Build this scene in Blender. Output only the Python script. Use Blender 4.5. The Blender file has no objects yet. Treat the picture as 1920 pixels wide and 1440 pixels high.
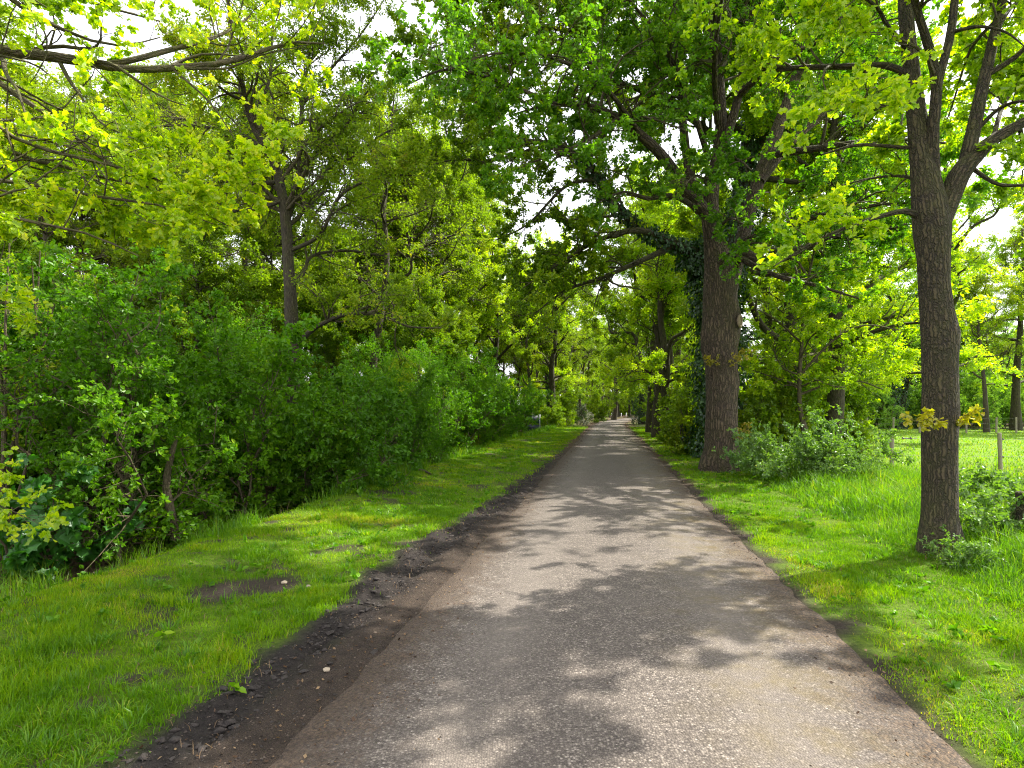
import bpy, math, numpy as np
from mathutils import Vector
RNG = np.random.default_rng(7)
C = bpy.context.scene.collection
F_PX, CX, HZ, EYE = 1100.0, 960.0, 765.0, 1.6
PI = math.pi

# ------------------------------------------------------------------ places
UX, UY = 0.1615, 0.9869
def st_of(x, y):
    x = np.asarray(x, float); y = np.asarray(y, float)
    s = (x-0.07)*UX + y*UY
    t = (x-0.07)*UY - y*UX
    return s, t - curve(s)
def curve(s):
    d = np.maximum(np.asarray(s, float)-55, 0)
    e = np.minimum(d, 45)
    return 0.0027*(e*e+90*(d-e))
def xy_of(s, t):
    s = np.asarray(s, float); t = np.asarray(t, float) + curve(s)
    return 0.07 + s*UX + t*UY, s*UY - t*UX
def hash2(ix, iy, seed):
    h = (ix.astype(np.int64)*374761393 + iy.astype(np.int64)*668265263 + seed*974711) & 0xffffffff
    h = ((h ^ (h >> 13))*1274126177) & 0xffffffff
    return ((h ^ (h >> 16)) & 0xffff)/65535.0
def vnoise(x, y, seed=0):
    x = np.asarray(x, float); y = np.asarray(y, float)
    ix = np.floor(x); iy = np.floor(y); fx = x-ix; fy = y-iy
    fx = fx*fx*(3-2*fx); fy = fy*fy*(3-2*fy)
    a = hash2(ix, iy, seed); b = hash2(ix+1, iy, seed); c = hash2(ix, iy+1, seed); d = hash2(ix+1, iy+1, seed)
    return (a*(1-fx)+b*fx)*(1-fy) + (c*(1-fx)+d*fx)*fy
def fbm(x, y, seed=0, o=4):
    v = 0; a = 0.5; n = 0
    for k in range(o):
        v = v + a*vnoise(x*2**k, y*2**k, seed+k); n += a; a *= .5
    return v/n
def sst(a, b, x):
    u = np.clip((np.asarray(x, float)-a)/(b-a), 0, 1); return u*u*(3-2*u)
def mudmask(s, t):
    """Churned black soil along the left road edge."""
    e = fbm(s*1.3, t*1.6, 31) - .5
    w = .25-.02*sst(6, 9, s)-.14*sst(9, 22, s)
    return sst(.16, -.10, np.abs(t+2.08-.30*sst(5, 12, s))-w*(1+1.8*e))
def baremask(x, y, s, t):
    b = sst(.64, .74, fbm(x*1.5+9, y*1.5, 5))*sst(-1.0, -1.6, t)*.85
    b = np.maximum(b, sst(.63, .75, fbm(x*4.2, y*4.2, 57))*sst(-1.0, -1.6, t)*.8)
    b = np.maximum(b, sst(1, .55, np.hypot((x+2.35-.55*(y-5.15))/.5, (y-5.15)/.55)))
    b = np.maximum(b, sst(.68, .74, fbm(x*2.1, y*2.1, 55))*sst(1.2, 1.6, t)*.4)
    return b
def ground_z(x, y):
    s, t = st_of(x, y)
    n1 = fbm(x*.6, y*.6, 3) - .5; n2 = fbm(x*4, y*4, 13) - .5
    off = np.clip((np.abs(t)-1.5)/1.5, 0, 1)
    z = off*(n1*.10 + n2*.03)
    edge = -4.75 + .35*(fbm(s*.5, 0*s, 77)-.5)
    near = sst(60, 30, s)
    z = z - near*.62*sst(edge, edge-.8, t)*(1-.75*sst(edge-2.2, edge-3.6, t))
    z = z + .07*sst(-3.2, -4.2, t)*sst(-5.0, -4.6, t)
    z = z + .10*sst(3.1, 4.0, t)*sst(7, 5, t)
    m = mudmask(s, t)*sst(25, 15, s)
    z = z + m*(.012 + .13*(fbm(x*6, y*4.5, 41, 5)-.5) - .045*np.exp(-((t+1.95)/.11)**2))
    z = z - .05*sst(1.75, 1.2, np.abs(t))*(1-m)
    return z
def P(px, py, Y):
    return np.array([(px-CX)/F_PX*Y, Y, EYE-(py-HZ)/F_PX*Y])
def ground_at(px, Y):
    x = (px-CX)/F_PX*Y
    return np.array([x, Y, float(ground_z(x, Y))])

# ------------------------------------------------------------------ objects
def link(o):
    C.objects.link(o); return o
def empty(name, loc, label=None, cat=None, group=None, rz=0):
    o = bpy.data.objects.new(name, None); link(o); o.location = loc; o.rotation_euler = (0, 0, rz)
    o.empty_display_size = .3
    tag(o, label, cat, group); return o
def tag(o, label=None, cat=None, group=None, kind=None):
    for k, v in (('label', label), ('category', cat), ('group', group), ('kind', kind)):
        if v: o[k] = v
    return o
def copy_thing(root, loc, rz=0, sc=1.0, label=None, group=None):
    c = root.copy(); link(c); c.location = loc; c.rotation_euler = (0, 0, rz)
    c.scale = (sc, sc, sc) if np.isscalar(sc) else sc
    if label: c['label'] = label
    if group: c['group'] = group
    for ch in list(root.children):
        d = ch.copy(); link(d); d.parent = c
        for g in list(ch.children):
            e = g.copy(); link(e); e.parent = d
    return c
def mesh_obj(name, V, polys, mat, parent=None, smooth=False, attrs=None):
    """polys: list of int arrays (n, k)."""
    me = bpy.data.meshes.new(name)
    V = np.asarray(V, np.float32)
    me.vertices.add(len(V)); me.vertices.foreach_set('co', V.ravel())
    idx = np.concatenate([p.ravel() for p in polys]).astype(np.int32)
    tot = np.concatenate([np.full(len(p), p.shape[1], np.int32) for p in polys])
    me.loops.add(len(idx)); me.loops.foreach_set('vertex_index', idx)
    st = np.concatenate([[0], np.cumsum(tot)[:-1]]).astype(np.int32)
    me.polygons.add(len(tot)); me.polygons.foreach_set('loop_start', st); me.polygons.foreach_set('loop_total', tot)
    if smooth: me.polygons.foreach_set('use_smooth', np.ones(len(tot), bool))
    for k, a in (attrs or {}).items():
        a = np.asarray(a, np.float32)
        if a.ndim == 1:
            at = me.attributes.new(k, 'FLOAT', 'POINT'); at.data.foreach_set('value', a)
        else:
            at = me.attributes.new(k, 'FLOAT_VECTOR', 'POINT'); at.data.foreach_set('vector', a.ravel())
    me.update(calc_edges=True); me.materials.append(mat)
    o = bpy.data.objects.new(name, me); link(o)
    if parent: o.parent = parent
    return o

# ------------------------------------------------------------------ materials
class NT:
    def __init__(self, name):
        self.m = bpy.data.materials.new(name); self.m.use_nodes = True
        self.t = self.m.node_tree; self.t.nodes.clear()
        self.out = self.n('ShaderNodeOutputMaterial')
    def n(self, ty, **kw):
        nd = self.t.nodes.new(ty)
        for k, v in kw.items():
            if k.startswith('i_'): nd.inputs[k[2:].replace('_', ' ')].default_value = v
            else: setattr(nd, k, v)
        return nd
    def l(self, a, b): self.t.links.new(a, b)
    def attr(self, name): return self.n('ShaderNodeAttribute', attribute_name=name)
    def ramp(self, fac, stops):
        r = self.n('ShaderNodeValToRGB'); e = r.color_ramp.elements
        while len(e) < len(stops): e.new(.5)
        for el, (p, c) in zip(e, stops): el.position = p; el.color = (*c, 1)
        self.l(fac, r.inputs[0]); return r.outputs[0]
    def mix(self, fac, a, b, bt='MIX'):
        m = self.n('ShaderNodeMix', data_type='RGBA', blend_type=bt)
        for s, v in ((m.inputs[0], fac), (m.inputs[6], a), (m.inputs[7], b)):
            if isinstance(v, (int, float)): s.default_value = v
            elif isinstance(v, tuple): s.default_value = (*v, 1)
            else: self.l(v, s)
        return m.outputs[2]
    def math(self, op, a, b=0.0):
        m = self.n('ShaderNodeMath', operation=op)
        for s, v in ((m.inputs[0], a), (m.inputs[1], b)):
            if isinstance(v, (int, float)): s.default_value = v
            else: self.l(v, s)
        return m.outputs[0]
    def noise(self, vec, scale, detail=4, rough=.55, dist=0):
        n = self.n('ShaderNodeTexNoise'); n.inputs['Scale'].default_value = scale
        n.inputs['Detail'].default_value = detail; n.inputs['Roughness'].default_value = rough
        n.inputs['Distortion'].default_value = dist
        if vec is not None: self.l(vec, n.inputs['Vector'])
        return n.outputs[0]
    def rng(self, v, a, b, c=0., d=1.):
        m = self.n('ShaderNodeMapRange', clamp=True)
        for i, x in enumerate((a, b, c, d)): m.inputs[i+1].default_value = x
        self.l(v, m.inputs[0]); return m.outputs[0]
    def bump(self, h, strength, dist, nrm=None):
        b = self.n('ShaderNodeBump'); b.inputs['Strength'].default_value = strength; b.inputs['Distance'].default_value = dist
        self.l(h, b.inputs['Height'])
        if nrm is not None: self.l(nrm, b.inputs['Normal'])
        return b.outputs[0]

def leaf_mat(name, stops, trans=.45, gloss=.05, tcol=(1.5, 1.65, .35), gain=1.0):
    """stops: colours over the per-leaf attribute 'var'."""
    N = NT(name); stops = [(q, tuple(min(.8, v*gain) for v in c)) for q, c in stops]
    col = N.ramp(N.attr('var').outputs['Fac'], stops)
    d = N.n('ShaderNodeBsdfDiffuse'); N.l(col, d.inputs[0])
    tr = N.n('ShaderNodeBsdfTranslucent'); tc = N.mix(1.0, col, tcol, 'MULTIPLY'); N.l(tc, tr.inputs[0])
    m = N.n('ShaderNodeMixShader'); m.inputs[0].default_value = trans
    N.l(d.outputs[0], m.inputs[1]); N.l(tr.outputs[0], m.inputs[2])
    g = N.n('ShaderNodeBsdfGlossy'); g.inputs['Roughness'].default_value = .42; g.inputs['Color'].default_value = (.9, .95, .95, 1)
    m2 = N.n('ShaderNodeMixShader'); m2.inputs[0].default_value = gloss
    N.l(m.outputs[0], m2.inputs[1]); N.l(g.outputs[0], m2.inputs[2]); N.l(m2.outputs[0], N.out.inputs[0])
    return N.m
def bark_mat(name, dark, light, moss=0.3, scale=1.0, bumpd=.02):
    N = NT(name)
    bc = N.attr('bc').outputs['Vector']
    mp = N.n('ShaderNodeMapping'); mp.inputs['Scale'].default_value = (1, 1, .16); N.l(bc, mp.inputs[0])
    v = mp.outputs[0]
    v1 = N.n('ShaderNodeTexVoronoi', feature='DISTANCE_TO_EDGE'); v1.inputs['Scale'].default_value = 26*scale
    wob = N.n('ShaderNodeVectorMath', operation='ADD')
    nn = N.n('ShaderNodeTexNoise'); nn.inputs['Scale'].default_value = 14*scale; N.l(bc, nn.inputs['Vector'])
    sc = N.n('ShaderNodeVectorMath', operation='SCALE'); sc.inputs['Scale'].default_value = .05/scale; N.l(nn.outputs[1], sc.inputs[0])
    N.l(v, wob.inputs[0]); N.l(sc.outputs[0], wob.inputs[1]); N.l(wob.outputs[0], v1.inputs['Vector'])
    ridge = N.rng(v1.outputs['Distance'], 0.0, .28)
    fine = N.noise(v, 90*scale, 5, .65)
    h = N.math('ADD', N.math('MULTIPLY', ridge, .75), N.math('MULTIPLY', fine, .35))
    col = N.ramp(h, [(.15, dark), (.55, tuple(.5*(a+b) for a, b in zip(dark, light))), (.95, light)])
    big = N.noise(bc, 2.2*scale, 4)
    col = N.mix(N.rng(big, .35, .75, 0, .5), col, tuple(.55*a for a in light))
    geo = N.n('ShaderNodeNewGeometry'); sp = N.n('ShaderNodeSeparateXYZ'); N.l(geo.outputs['Normal'], sp.inputs[0])
    up = N.rng(sp.outputs[2], -.1, .8)
    mm = N.math('MULTIPLY', N.rng(N.noise(bc, 6*scale, 5), .38, .66), N.math('ADD', N.math('MULTIPLY', up, .8), moss))
    col = N.mix(N.math('MINIMUM', mm, .85), col, (.085, .095, .012))
    b = N.n('ShaderNodeBsdfPrincipled'); N.l(col, b.inputs['Base Color']); b.inputs['Roughness'].default_value = .9
    N.l(N.bump(h, 1.0, bumpd), b.inputs['Normal']); N.l(b.outputs[0], N.out.inputs[0])
    return N.m
def plain_mat(name, col, rough=.8, metal=0, var=.3, scale=20, stretch=(1, 1, 1)):
    N = NT(name); tc = N.n('ShaderNodeTexCoord'); mp = N.n('ShaderNodeMapping'); mp.inputs['Scale'].default_value = stretch
    N.l(tc.outputs['Object'], mp.inputs[0])
    n = N.noise(mp.outputs[0], scale, 5, .6)
    c = N.mix(n, tuple(a*(1-var) for a in col), tuple(min(1, a*(1+var)) for a in col))
    b = N.n('ShaderNodeBsdfPrincipled'); N.l(c, b.inputs['Base Color']); b.inputs['Roughness'].default_value = rough
    b.inputs['Metallic'].default_value = metal; N.l(N.bump(n, .4, .01), b.inputs['Normal']); N.l(b.outputs[0], N.out.inputs[0])
    return N.m

M = {}
M['oak'] = leaf_mat('oak leaves', [(0, (.050, .100, .003)), (.35, (.098, .170, .004)), (.7, (.18, .250, .005)), (1, (.29, .31, .007))], .5, .025, gain=1.40)
M['oak_bright'] = leaf_mat('young oak leaves', [(0, (.080, .150, .003)), (.4, (.180, .262, .004)), (.8, (.29, .335, .005)), (1, (.39, .36, .007))], .55, .03, gain=1.65)
M['oak_deep'] = leaf_mat('deep green oak leaves', [(0, (.034, .095, .004)), (.5, (.068, .160, .005)), (.85, (.12, .22, .006)), (1, (.21, .27, .008))], .48, .025, gain=1.50)
M['wood_leaf'] = leaf_mat('woodland leaves', [(0, (.062, .115, .005)), (.4, (.115, .18, .007)), (.8, (.18, .235, .010)), (1, (.29, .26, .02))], .5, .015, gain=1.45)
M['hazed_leaf'] = leaf_mat('haze tinted field edge leaves', [(0, (.06, .14, .03)), (.5, (.11, .20, .04)), (1, (.20, .29, .035))], .5, .015, gain=1.40)  # paler, bluer greens: distance haze is painted into the leaf colour
M['hazel'] = leaf_mat('hazel leaves', [(0, (.036, .100, .003)), (.5, (.066, .165, .004)), (.85, (.115, .225, .005)), (1, (.19, .28, .006))], .42, .016, gain=1.35)
M['hedge'] = leaf_mat('hedge leaves', [(0, (.028, .082, .003)), (.5, (.052, .138, .004)), (.9, (.092, .19, .005)), (1, (.16, .25, .006))], .42, .016, gain=1.30)
M['bramble'] = leaf_mat('bramble leaves', [(0, (.06, .13, .02)), (.5, (.10, .19, .03)), (.9, (.16, .26, .035)), (1, (.22, .20, .07))], .42, .05, gain=1.20)
M['ivy'] = leaf_mat('ivy leaves', [(0, (.010, .034, .006)), (.6, (.020, .062, .010)), (1, (.045, .11, .014))], .2, .05, gain=1.20)
M['pine'] = leaf_mat('pine needles', [(0, (.030, .065, .035)), (.6, (.045, .095, .05)), (1, (.075, .13, .06))], .3, .03)
M['rusty'] = leaf_mat('bronze young leaves', [(0, (.18, .15, .02)), (.5, (.30, .26, .02)), (1, (.40, .26, .03))], .5, .04)
M['yellow'] = leaf_mat('yellow young leaves', [(0, (.30, .30, .015)), (.5, (.42, .38, .02)), (1, (.50, .36, .03))], .55, .04)
M['may'] = leaf_mat('may blossom', [(0, (.05, .13, .02)), (.55, (.09, .18, .03)), (.62, (.6, .58, .5)), (1, (.75, .72, .66))], .4, .03, (1.1, 1.1, .9), gain=1.00)
M['maple'] = leaf_mat('maple leaves', [(0, (.030, .12, .014)), (1, (.06, .20, .02))], .4, .04, gain=1.20)
M['grass'] = leaf_mat('short grass', [(0, (.085, .205, .003)), (.45, (.155, .295, .003)), (.85, (.25, .37, .004)), (.97, (.33, .38, .006)), (1, (.38, .33, .06))], .45, .01, (1.45, 1.5, .35))
M['tallgrass'] = leaf_mat('tall grass', [(0, (.050, .15, .004)), (.5, (.11, .25, .006)), (.9, (.19, .33, .008)), (1, (.30, .35, .03))], .5, .02, (1.45, 1.5, .35))
M['deadgrass'] = leaf_mat('dead grass', [(0, (.10, .065, .035)), (1, (.26, .17, .09))], .25, .02, (1, 1, .8))
M['litter'] = leaf_mat('fallen leaves', [(0, (.035, .02, .011)), (.6, (.09, .05, .026)), (1, (.24, .16, .08))], .1, .02, (1, 1, .8))
M['bark_a'] = bark_mat('oak bark', (.010, .0075, .005), (.092, .067, .038), .14, 1.15, .03)
M['bark_b'] = bark_mat('old oak bark', (.018, .013, .009), (.135, .094, .062), .04, .7, .045)
M['bark_m'] = bark_mat('mossy bark', (.030, .024, .014), (.13, .10, .06), .35, 1.2, .012)
M['bark_w'] = bark_mat('woodland bark', (.015, .012, .008), (.075, .057, .036), .18, .9, .015)
M['bark_p'] = bark_mat('pine bark', (.045, .024, .016), (.19, .10, .065), .0, .7, .02)
M['bark_s'] = bark_mat('stem bark', (.040, .030, .018), (.15, .115, .07), .2, 2.0, .006)
M['post'] = plain_mat('weathered post wood', (.26, .23, .16), .9, 0, .4, 16, (1, 1, .12))
M['wire'] = plain_mat('fence wire', (.10, .10, .09), .6, .3)
M['black'] = plain_mat('black plastic', (.03, .028, .026), .5)
M['white'] = plain_mat('white marker paint', (.72, .72, .68), .6, 0, .1)
M['navy'] = plain_mat('dark blue paint', (.022, .024, .06), .5, 0, .3)
M['grey'] = plain_mat('pale metal', (.35, .36, .38), .5, .3, .1)
M['cut'] = plain_mat('healed cut wood', (.22, .17, .11), .9, 0, .3, 30)
M['stone'] = plain_mat('verge stone', (.34, .28, .20), .9, 0, .2, 30)

# ------------------------------------------------------------------ tubes
def resample(pts, rad, n, smooth=True):
    pts = np.asarray(pts, float); rad = np.asarray(rad, float)
    if smooth and len(pts) > 2:
        p = np.vstack([2*pts[0]-pts[1], pts, 2*pts[-1]-pts[-2]])
        out, ro = [], []
        for i in range(len(pts)-1):
            p0, p1, p2, p3 = p[i:i+4]
            for u in np.linspace(0, 1, 9)[:-1]:
                out.append(.5*((2*p1)+(p2-p0)*u+(2*p0-5*p1+4*p2-p3)*u*u+(3*p1-p0-3*p2+p3)*u**3))
                ro.append(rad[i]*(1-u)+rad[i+1]*u)
        out.append(pts[-1]); ro.append(rad[-1]); pts = np.array(out); rad = np.array(ro)
    d = np.concatenate([[0], np.cumsum(np.linalg.norm(np.diff(pts, axis=0), axis=1))])
    x = np.linspace(0, d[-1], n)
    return np.stack([np.interp(x, d, pts[:, k]) for k in range(3)], 1), np.interp(x, d, rad)
def nrm(v): return v/np.maximum(np.linalg.norm(v, axis=-1, keepdims=True), 1e-9)
def tube_arrays(Pp, R, S, base=0, rough=0, bumps=(), seed=0):
    """Pp (B,n,3), R (B,n) -> verts, quads, bark coords."""
    B, n, _ = Pp.shape
    T = nrm(np.gradient(Pp, axis=1))
    ref = np.where(np.abs(T[:, :1, 2:3]) > .8, np.array([1., 0, 0]), np.array([0, 0, 1.]))[:, 0]
    u = nrm(ref - (ref*T[:, 0]).sum(-1, keepdims=True)*T[:, 0])
    a = np.arange(S)/S*2*PI
    V = np.empty((B, n, S, 3)); BC = np.empty((B, n, S, 3))
    ln = np.concatenate([np.zeros((B, 1)), np.cumsum(np.linalg.norm(np.diff(Pp, axis=1), axis=2), 1)], 1)
    jit = RNG.random((B, 1))*5
    for k in range(n):
        t = T[:, k]; u = nrm(u-(u*t).sum(-1, keepdims=True)*t); w = np.cross(t, u)
        r = R[:, k][:, None]*np.ones((1, S))
        if rough:
            rr = (fbm((a/PI*4)[None, :]+seed*3+0*r, ln[:, k][:, None]*1.1+0*r, 3+seed, 4)-.5)
            rr = rr*np.minimum(1, np.minimum(np.arange(S), S-np.arange(S))/3.)[None, :]
            r = r*(1+rough*rr)
        o = np.cos(a)[None, :, None]*u[:, None] + np.sin(a)[None, :, None]*w[:, None]
        V[:, k] = Pp[:, k][:, None] + r[..., None]*o
        BC[:, k, :, 0] = r*np.cos(a)+jit; BC[:, k, :, 1] = r*np.sin(a); BC[:, k, :, 2] = ln[:, k][:, None]+jit
    for c, sg, amp in bumps:
        c = np.array(c); d = V-c; q = np.exp(-(d**2).sum(-1)/sg**2)
        ax = V-Pp[:, :, None, :]
        V = V + nrm(ax)*(amp*q)[..., None]
    i = np.arange(B*n*S).reshape(B, n, S)
    q = np.stack([i[:, :-1], np.roll(i, -1, 2)[:, :-1], np.roll(i, -1, 2)[:, 1:], i[:, 1:]], -1).reshape(-1, 4)
    return V.reshape(-1, 3), q+base, BC.reshape(-1, 3)
class Bark:
    def __init__(self): self.V, self.Q, self.B, self.n = [], [], [], 0
    def add(self, Pp, R, S, **kw):
        if Pp.ndim == 2: Pp = Pp[None]; R = R[None]
        v, q, b = tube_arrays(Pp, R, S, self.n, **kw); self.V.append(v); self.Q.append(q); self.B.append(b); self.n += len(v)
    def build(self, name, mat, parent, origin=(0, 0, 0)):
        if not self.V: return None
        return mesh_obj(name, np.concatenate(self.V)-np.array(origin), [np.concatenate(self.Q)], mat, parent, True, {'bc': np.concatenate(self.B)})

def spawn(Pp, R, rng, per_m, tmin, tmax, ang, lf, lmin, lmax, N, wig=.25, up=.2, flat=.6, rf=.6, grav=0., minn=0, rmin=.0015):
    B, n, _ = Pp.shape
    seg = np.linalg.norm(np.diff(Pp, axis=1), axis=2); L = seg.sum(1)
    cnt = np.maximum(rng.poisson(L*per_m*(tmax-tmin)), minn); idx = np.repeat(np.arange(B), cnt); K = len(idx)
    if K == 0: return np.zeros((0, N, 3)), np.zeros((0, N))
    t = tmin+(tmax-tmin)*rng.random(K); f = t*(n-1); i = np.minimum(f.astype(int), n-2); w = (f-i)[:, None]
    pos = Pp[idx, i]*(1-w)+Pp[idx, i+1]*w; tan = nrm(Pp[idx, i+1]-Pp[idx, i]); r = R[idx, i]*(1-w[:, 0])+R[idx, i+1]*w[:, 0]
    v = rng.normal(size=(K, 3)); v[:, 2] = v[:, 2]*flat+up
    v = nrm(v-(v*tan).sum(-1, keepdims=True)*tan)
    a = np.radians(rng.uniform(ang[0], ang[1], K))[:, None]
    d = np.cos(a)*tan+np.sin(a)*v
    ln = np.clip(lf*L[idx]*(1-.5*t)*rng.uniform(.6, 1.3, K), lmin, lmax)
    r0 = np.clip(np.minimum(r*rf, ln*.022), rmin, None)
    out = np.empty((K, N, 3)); out[:, 0] = pos; wv = rng.normal(size=(K, 3))*wig*.5
    for k in range(1, N):
        wv = .55*wv+rng.normal(size=(K, 3))*wig*.6
        d = nrm(d+wv+np.array([0, 0, 1.])*(up*.12-grav*k/N))
        out[:, k] = out[:, k-1]+d*(ln/(N-1))[:, None]
    rad = r0[:, None]*(1-.75*np.linspace(0, 1, N))[None]
    return out, rad

# ------------------------------------------------------------------ leaves
def leaf_shape(kind):
    """verts (m,3) along +x from 0 to 1, faces list."""
    if kind == 'lobed':
        h = [(.16, .12), (.36, .32), (.47, .2), (.72, .36), (.86, .17)]
        v = [(0, 0)]+h+[(1, 0)]+[(x, -y) for x, y in h]
        f = [[0, 1, 2, 3, 4, 5, 6], [0, 6, 11, 10, 9, 8, 7]]
    elif kind == 'ovate':
        v = [(0, 0), (.28, .30), (.66, .26), (1, 0), (.66, -.26), (.28, -.30)]; f = [[0, 1, 2, 3], [0, 3, 4, 5]]
    elif kind == 'maple':
        h = [(.0, .22), (.18, .5), (.42, .34), (.66, .46), (.74, .2)]
        v = [(0, 0)]+h+[(1, 0)]+[(x, -y) for x, y in h]
        f = [[0, 1, 2, 3, 4, 5, 6], [0, 6, 11, 10, 9, 8, 7]]
    elif kind == 'needle':
        v = [(0, 0), (.5, .05), (1, 0), (.5, -.05)]; f = [[0, 1, 2, 3]]
    else:
        v = [(0, 0), (.45, .30), (1, 0), (.55, -.28)]; f = [[0, 1, 2], [0, 2, 3]]
    v = np.array([(x, y, .35*abs(y)-.16*x*x) for x, y in v])
    return v, np.array(f)
def spray_templates(kind, leaves, size, spread, K=5, seed=1, droop=.25):
    rng = np.random.default_rng(seed); lv, lf = leaf_shape(kind); out = []
    for _ in range(K):
        V, Fa, W = [], [], []
        for j in range(leaves):
            az = (j/leaves)*2*PI*.8-.8*PI+rng.normal()*.35; el = rng.normal()*.35-droop
            x = np.array([math.cos(az)*math.cos(el), math.sin(az)*math.cos(el), math.sin(el)])
            z = nrm(np.array([0, 0, 1.])+rng.normal(size=3)*.55); z = nrm(z-x*(x@z)); y = np.cross(z, x)
            o = np.array([-spread*rng.random()*1.3, 0, 0])+rng.normal(size=3)*spread*np.array([.4, .35, .25])
            s = size*rng.uniform(.65, 1.2)
            V.append(o+s*(lv[:, :1]*x+lv[:, 1:2]*y+lv[:, 2:]*z)); Fa.append(lf+j*len(lv)); W.append(np.full(len(lv), rng.random()))
        out.append((np.concatenate(V), np.concatenate(Fa), np.concatenate(W)))
    return out
def place_sprays(pos, fwd, tmpl, rng, up=.9, jit=.5, smin=.75, smax=1.25, varbias=None):
    K = len(pos)
    x = nrm(nrm(fwd)+rng.normal(size=(K, 3))*.35)
    z = np.array([0, 0, 1.])*up+rng.normal(size=(K, 3))*jit; z = nrm(z-(z*x).sum(-1, keepdims=True)*x); y = np.cross(z, x)
    sc = rng.uniform(smin, smax, K)[:, None, None]; pick = rng.integers(0, len(tmpl), K)
    vb = rng.random(K) if varbias is None else np.clip(varbias+rng.normal(size=K)*.15, 0, 1)
    Vs, Fs, Ws = [], [], []; base = 0
    for k, (tv, tf, tw) in enumerate(tmpl):
        m = np.where(pick == k)[0]
        if not len(m): continue
        v = pos[m][:, None]+sc[m]*(tv[None, :, :1]*x[m][:, None]+tv[None, :, 1:2]*y[m][:, None]+tv[None, :, 2:]*z[m][:, None])
        f = tf[None]+(np.arange(len(m))*len(tv))[:, None, None]+base
        Vs.append(v.reshape(-1, 3)); Fs.append(f.reshape(-1, tf.shape[1])); base += len(m)*len(tv)
        Ws.append((.5*tw[None]+.5*vb[m][:, None]).ravel())
    return np.concatenate(Vs), np.concatenate(Fs), np.concatenate(Ws)
def twig_points(Pp, rng, k, tmin=.3):
    B, n, _ = Pp.shape
    if B == 0: return np.zeros((0, 3)), np.zeros((0, 3))
    t = np.concatenate([np.ones((B, 1)), tmin+(1-tmin)*rng.random((B, max(k-1, 0)))], 1) if k > 0 else np.zeros((B, 0))
    f = t*(n-1.001); i = f.astype(int); w = (f-i)[..., None]; b = np.arange(B)[:, None]
    pos = Pp[b, i]*(1-w)+Pp[b, i+1]*w; d = Pp[b, i+1]-Pp[b, i]
    return pos.reshape(-1, 3), d.reshape(-1, 3)
def crown(name, pts, mat, tmpl, parent, origin, rng, twigs=None, tmat=None, **kw):
    pos, fw = pts
    v, f, w = place_sprays(pos, fw, tmpl, rng, **kw); v = v-np.array(origin)
    if twigs is None or not twigs.V: return mesh_obj(name, v, [f], mat, parent, False, {'var': w})
    tv = np.concatenate(twigs.V)-np.array(origin); tq = np.concatenate(twigs.Q)+len(v); tb = np.concatenate(twigs.B)
    o = mesh_obj(name, np.concatenate([v, tv]), [f, tq], mat, parent, False, {'var': np.concatenate([w, np.zeros(len(tv))]), 'bc': np.concatenate([np.zeros((len(v), 3)), tb])})
    o.data.materials.append(tmat); k = np.zeros(len(f)+len(tq), np.int32); k[len(f):] = 1; o.data.polygons.foreach_set('material_index', k)
    o.data.polygons.foreach_set('use_smooth', k.astype(bool)); return o

T_OAK0 = spray_templates('lobed', 9, .085, .06, 7, 1)
T_OAK1 = spray_templates('quad', 8, .12, .08, 5, 2)
T_OAKM = spray_templates('ovate', 11, .078, .085, 6, 12)
T_HAZ = spray_templates('ovate', 6, .088, .07, 6, 3, .5)
T_HAZN = spray_templates('ovate', 6, .062, .06, 6, 13, .5)
T_SMALL = spray_templates('quad', 11, .060, .11, 6, 4)
T_WOOD = spray_templates('quad', 14, .105, .18, 6, 5)
T_FAR = spray_templates('quad', 10, .22, .25, 5, 6)
T_IVY = spray_templates('ovate', 4, .10, .05, 5, 8, .6)
T_BRAM = spray_templates('ovate', 5, .055, .04, 5, 9, .3)
T_PINE = spray_templates('needle', 16, .16, .10, 4, 10, -.2)
T_MAPLE = spray_templates('maple', 5, .13, .08, 5, 11, .45)

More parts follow.
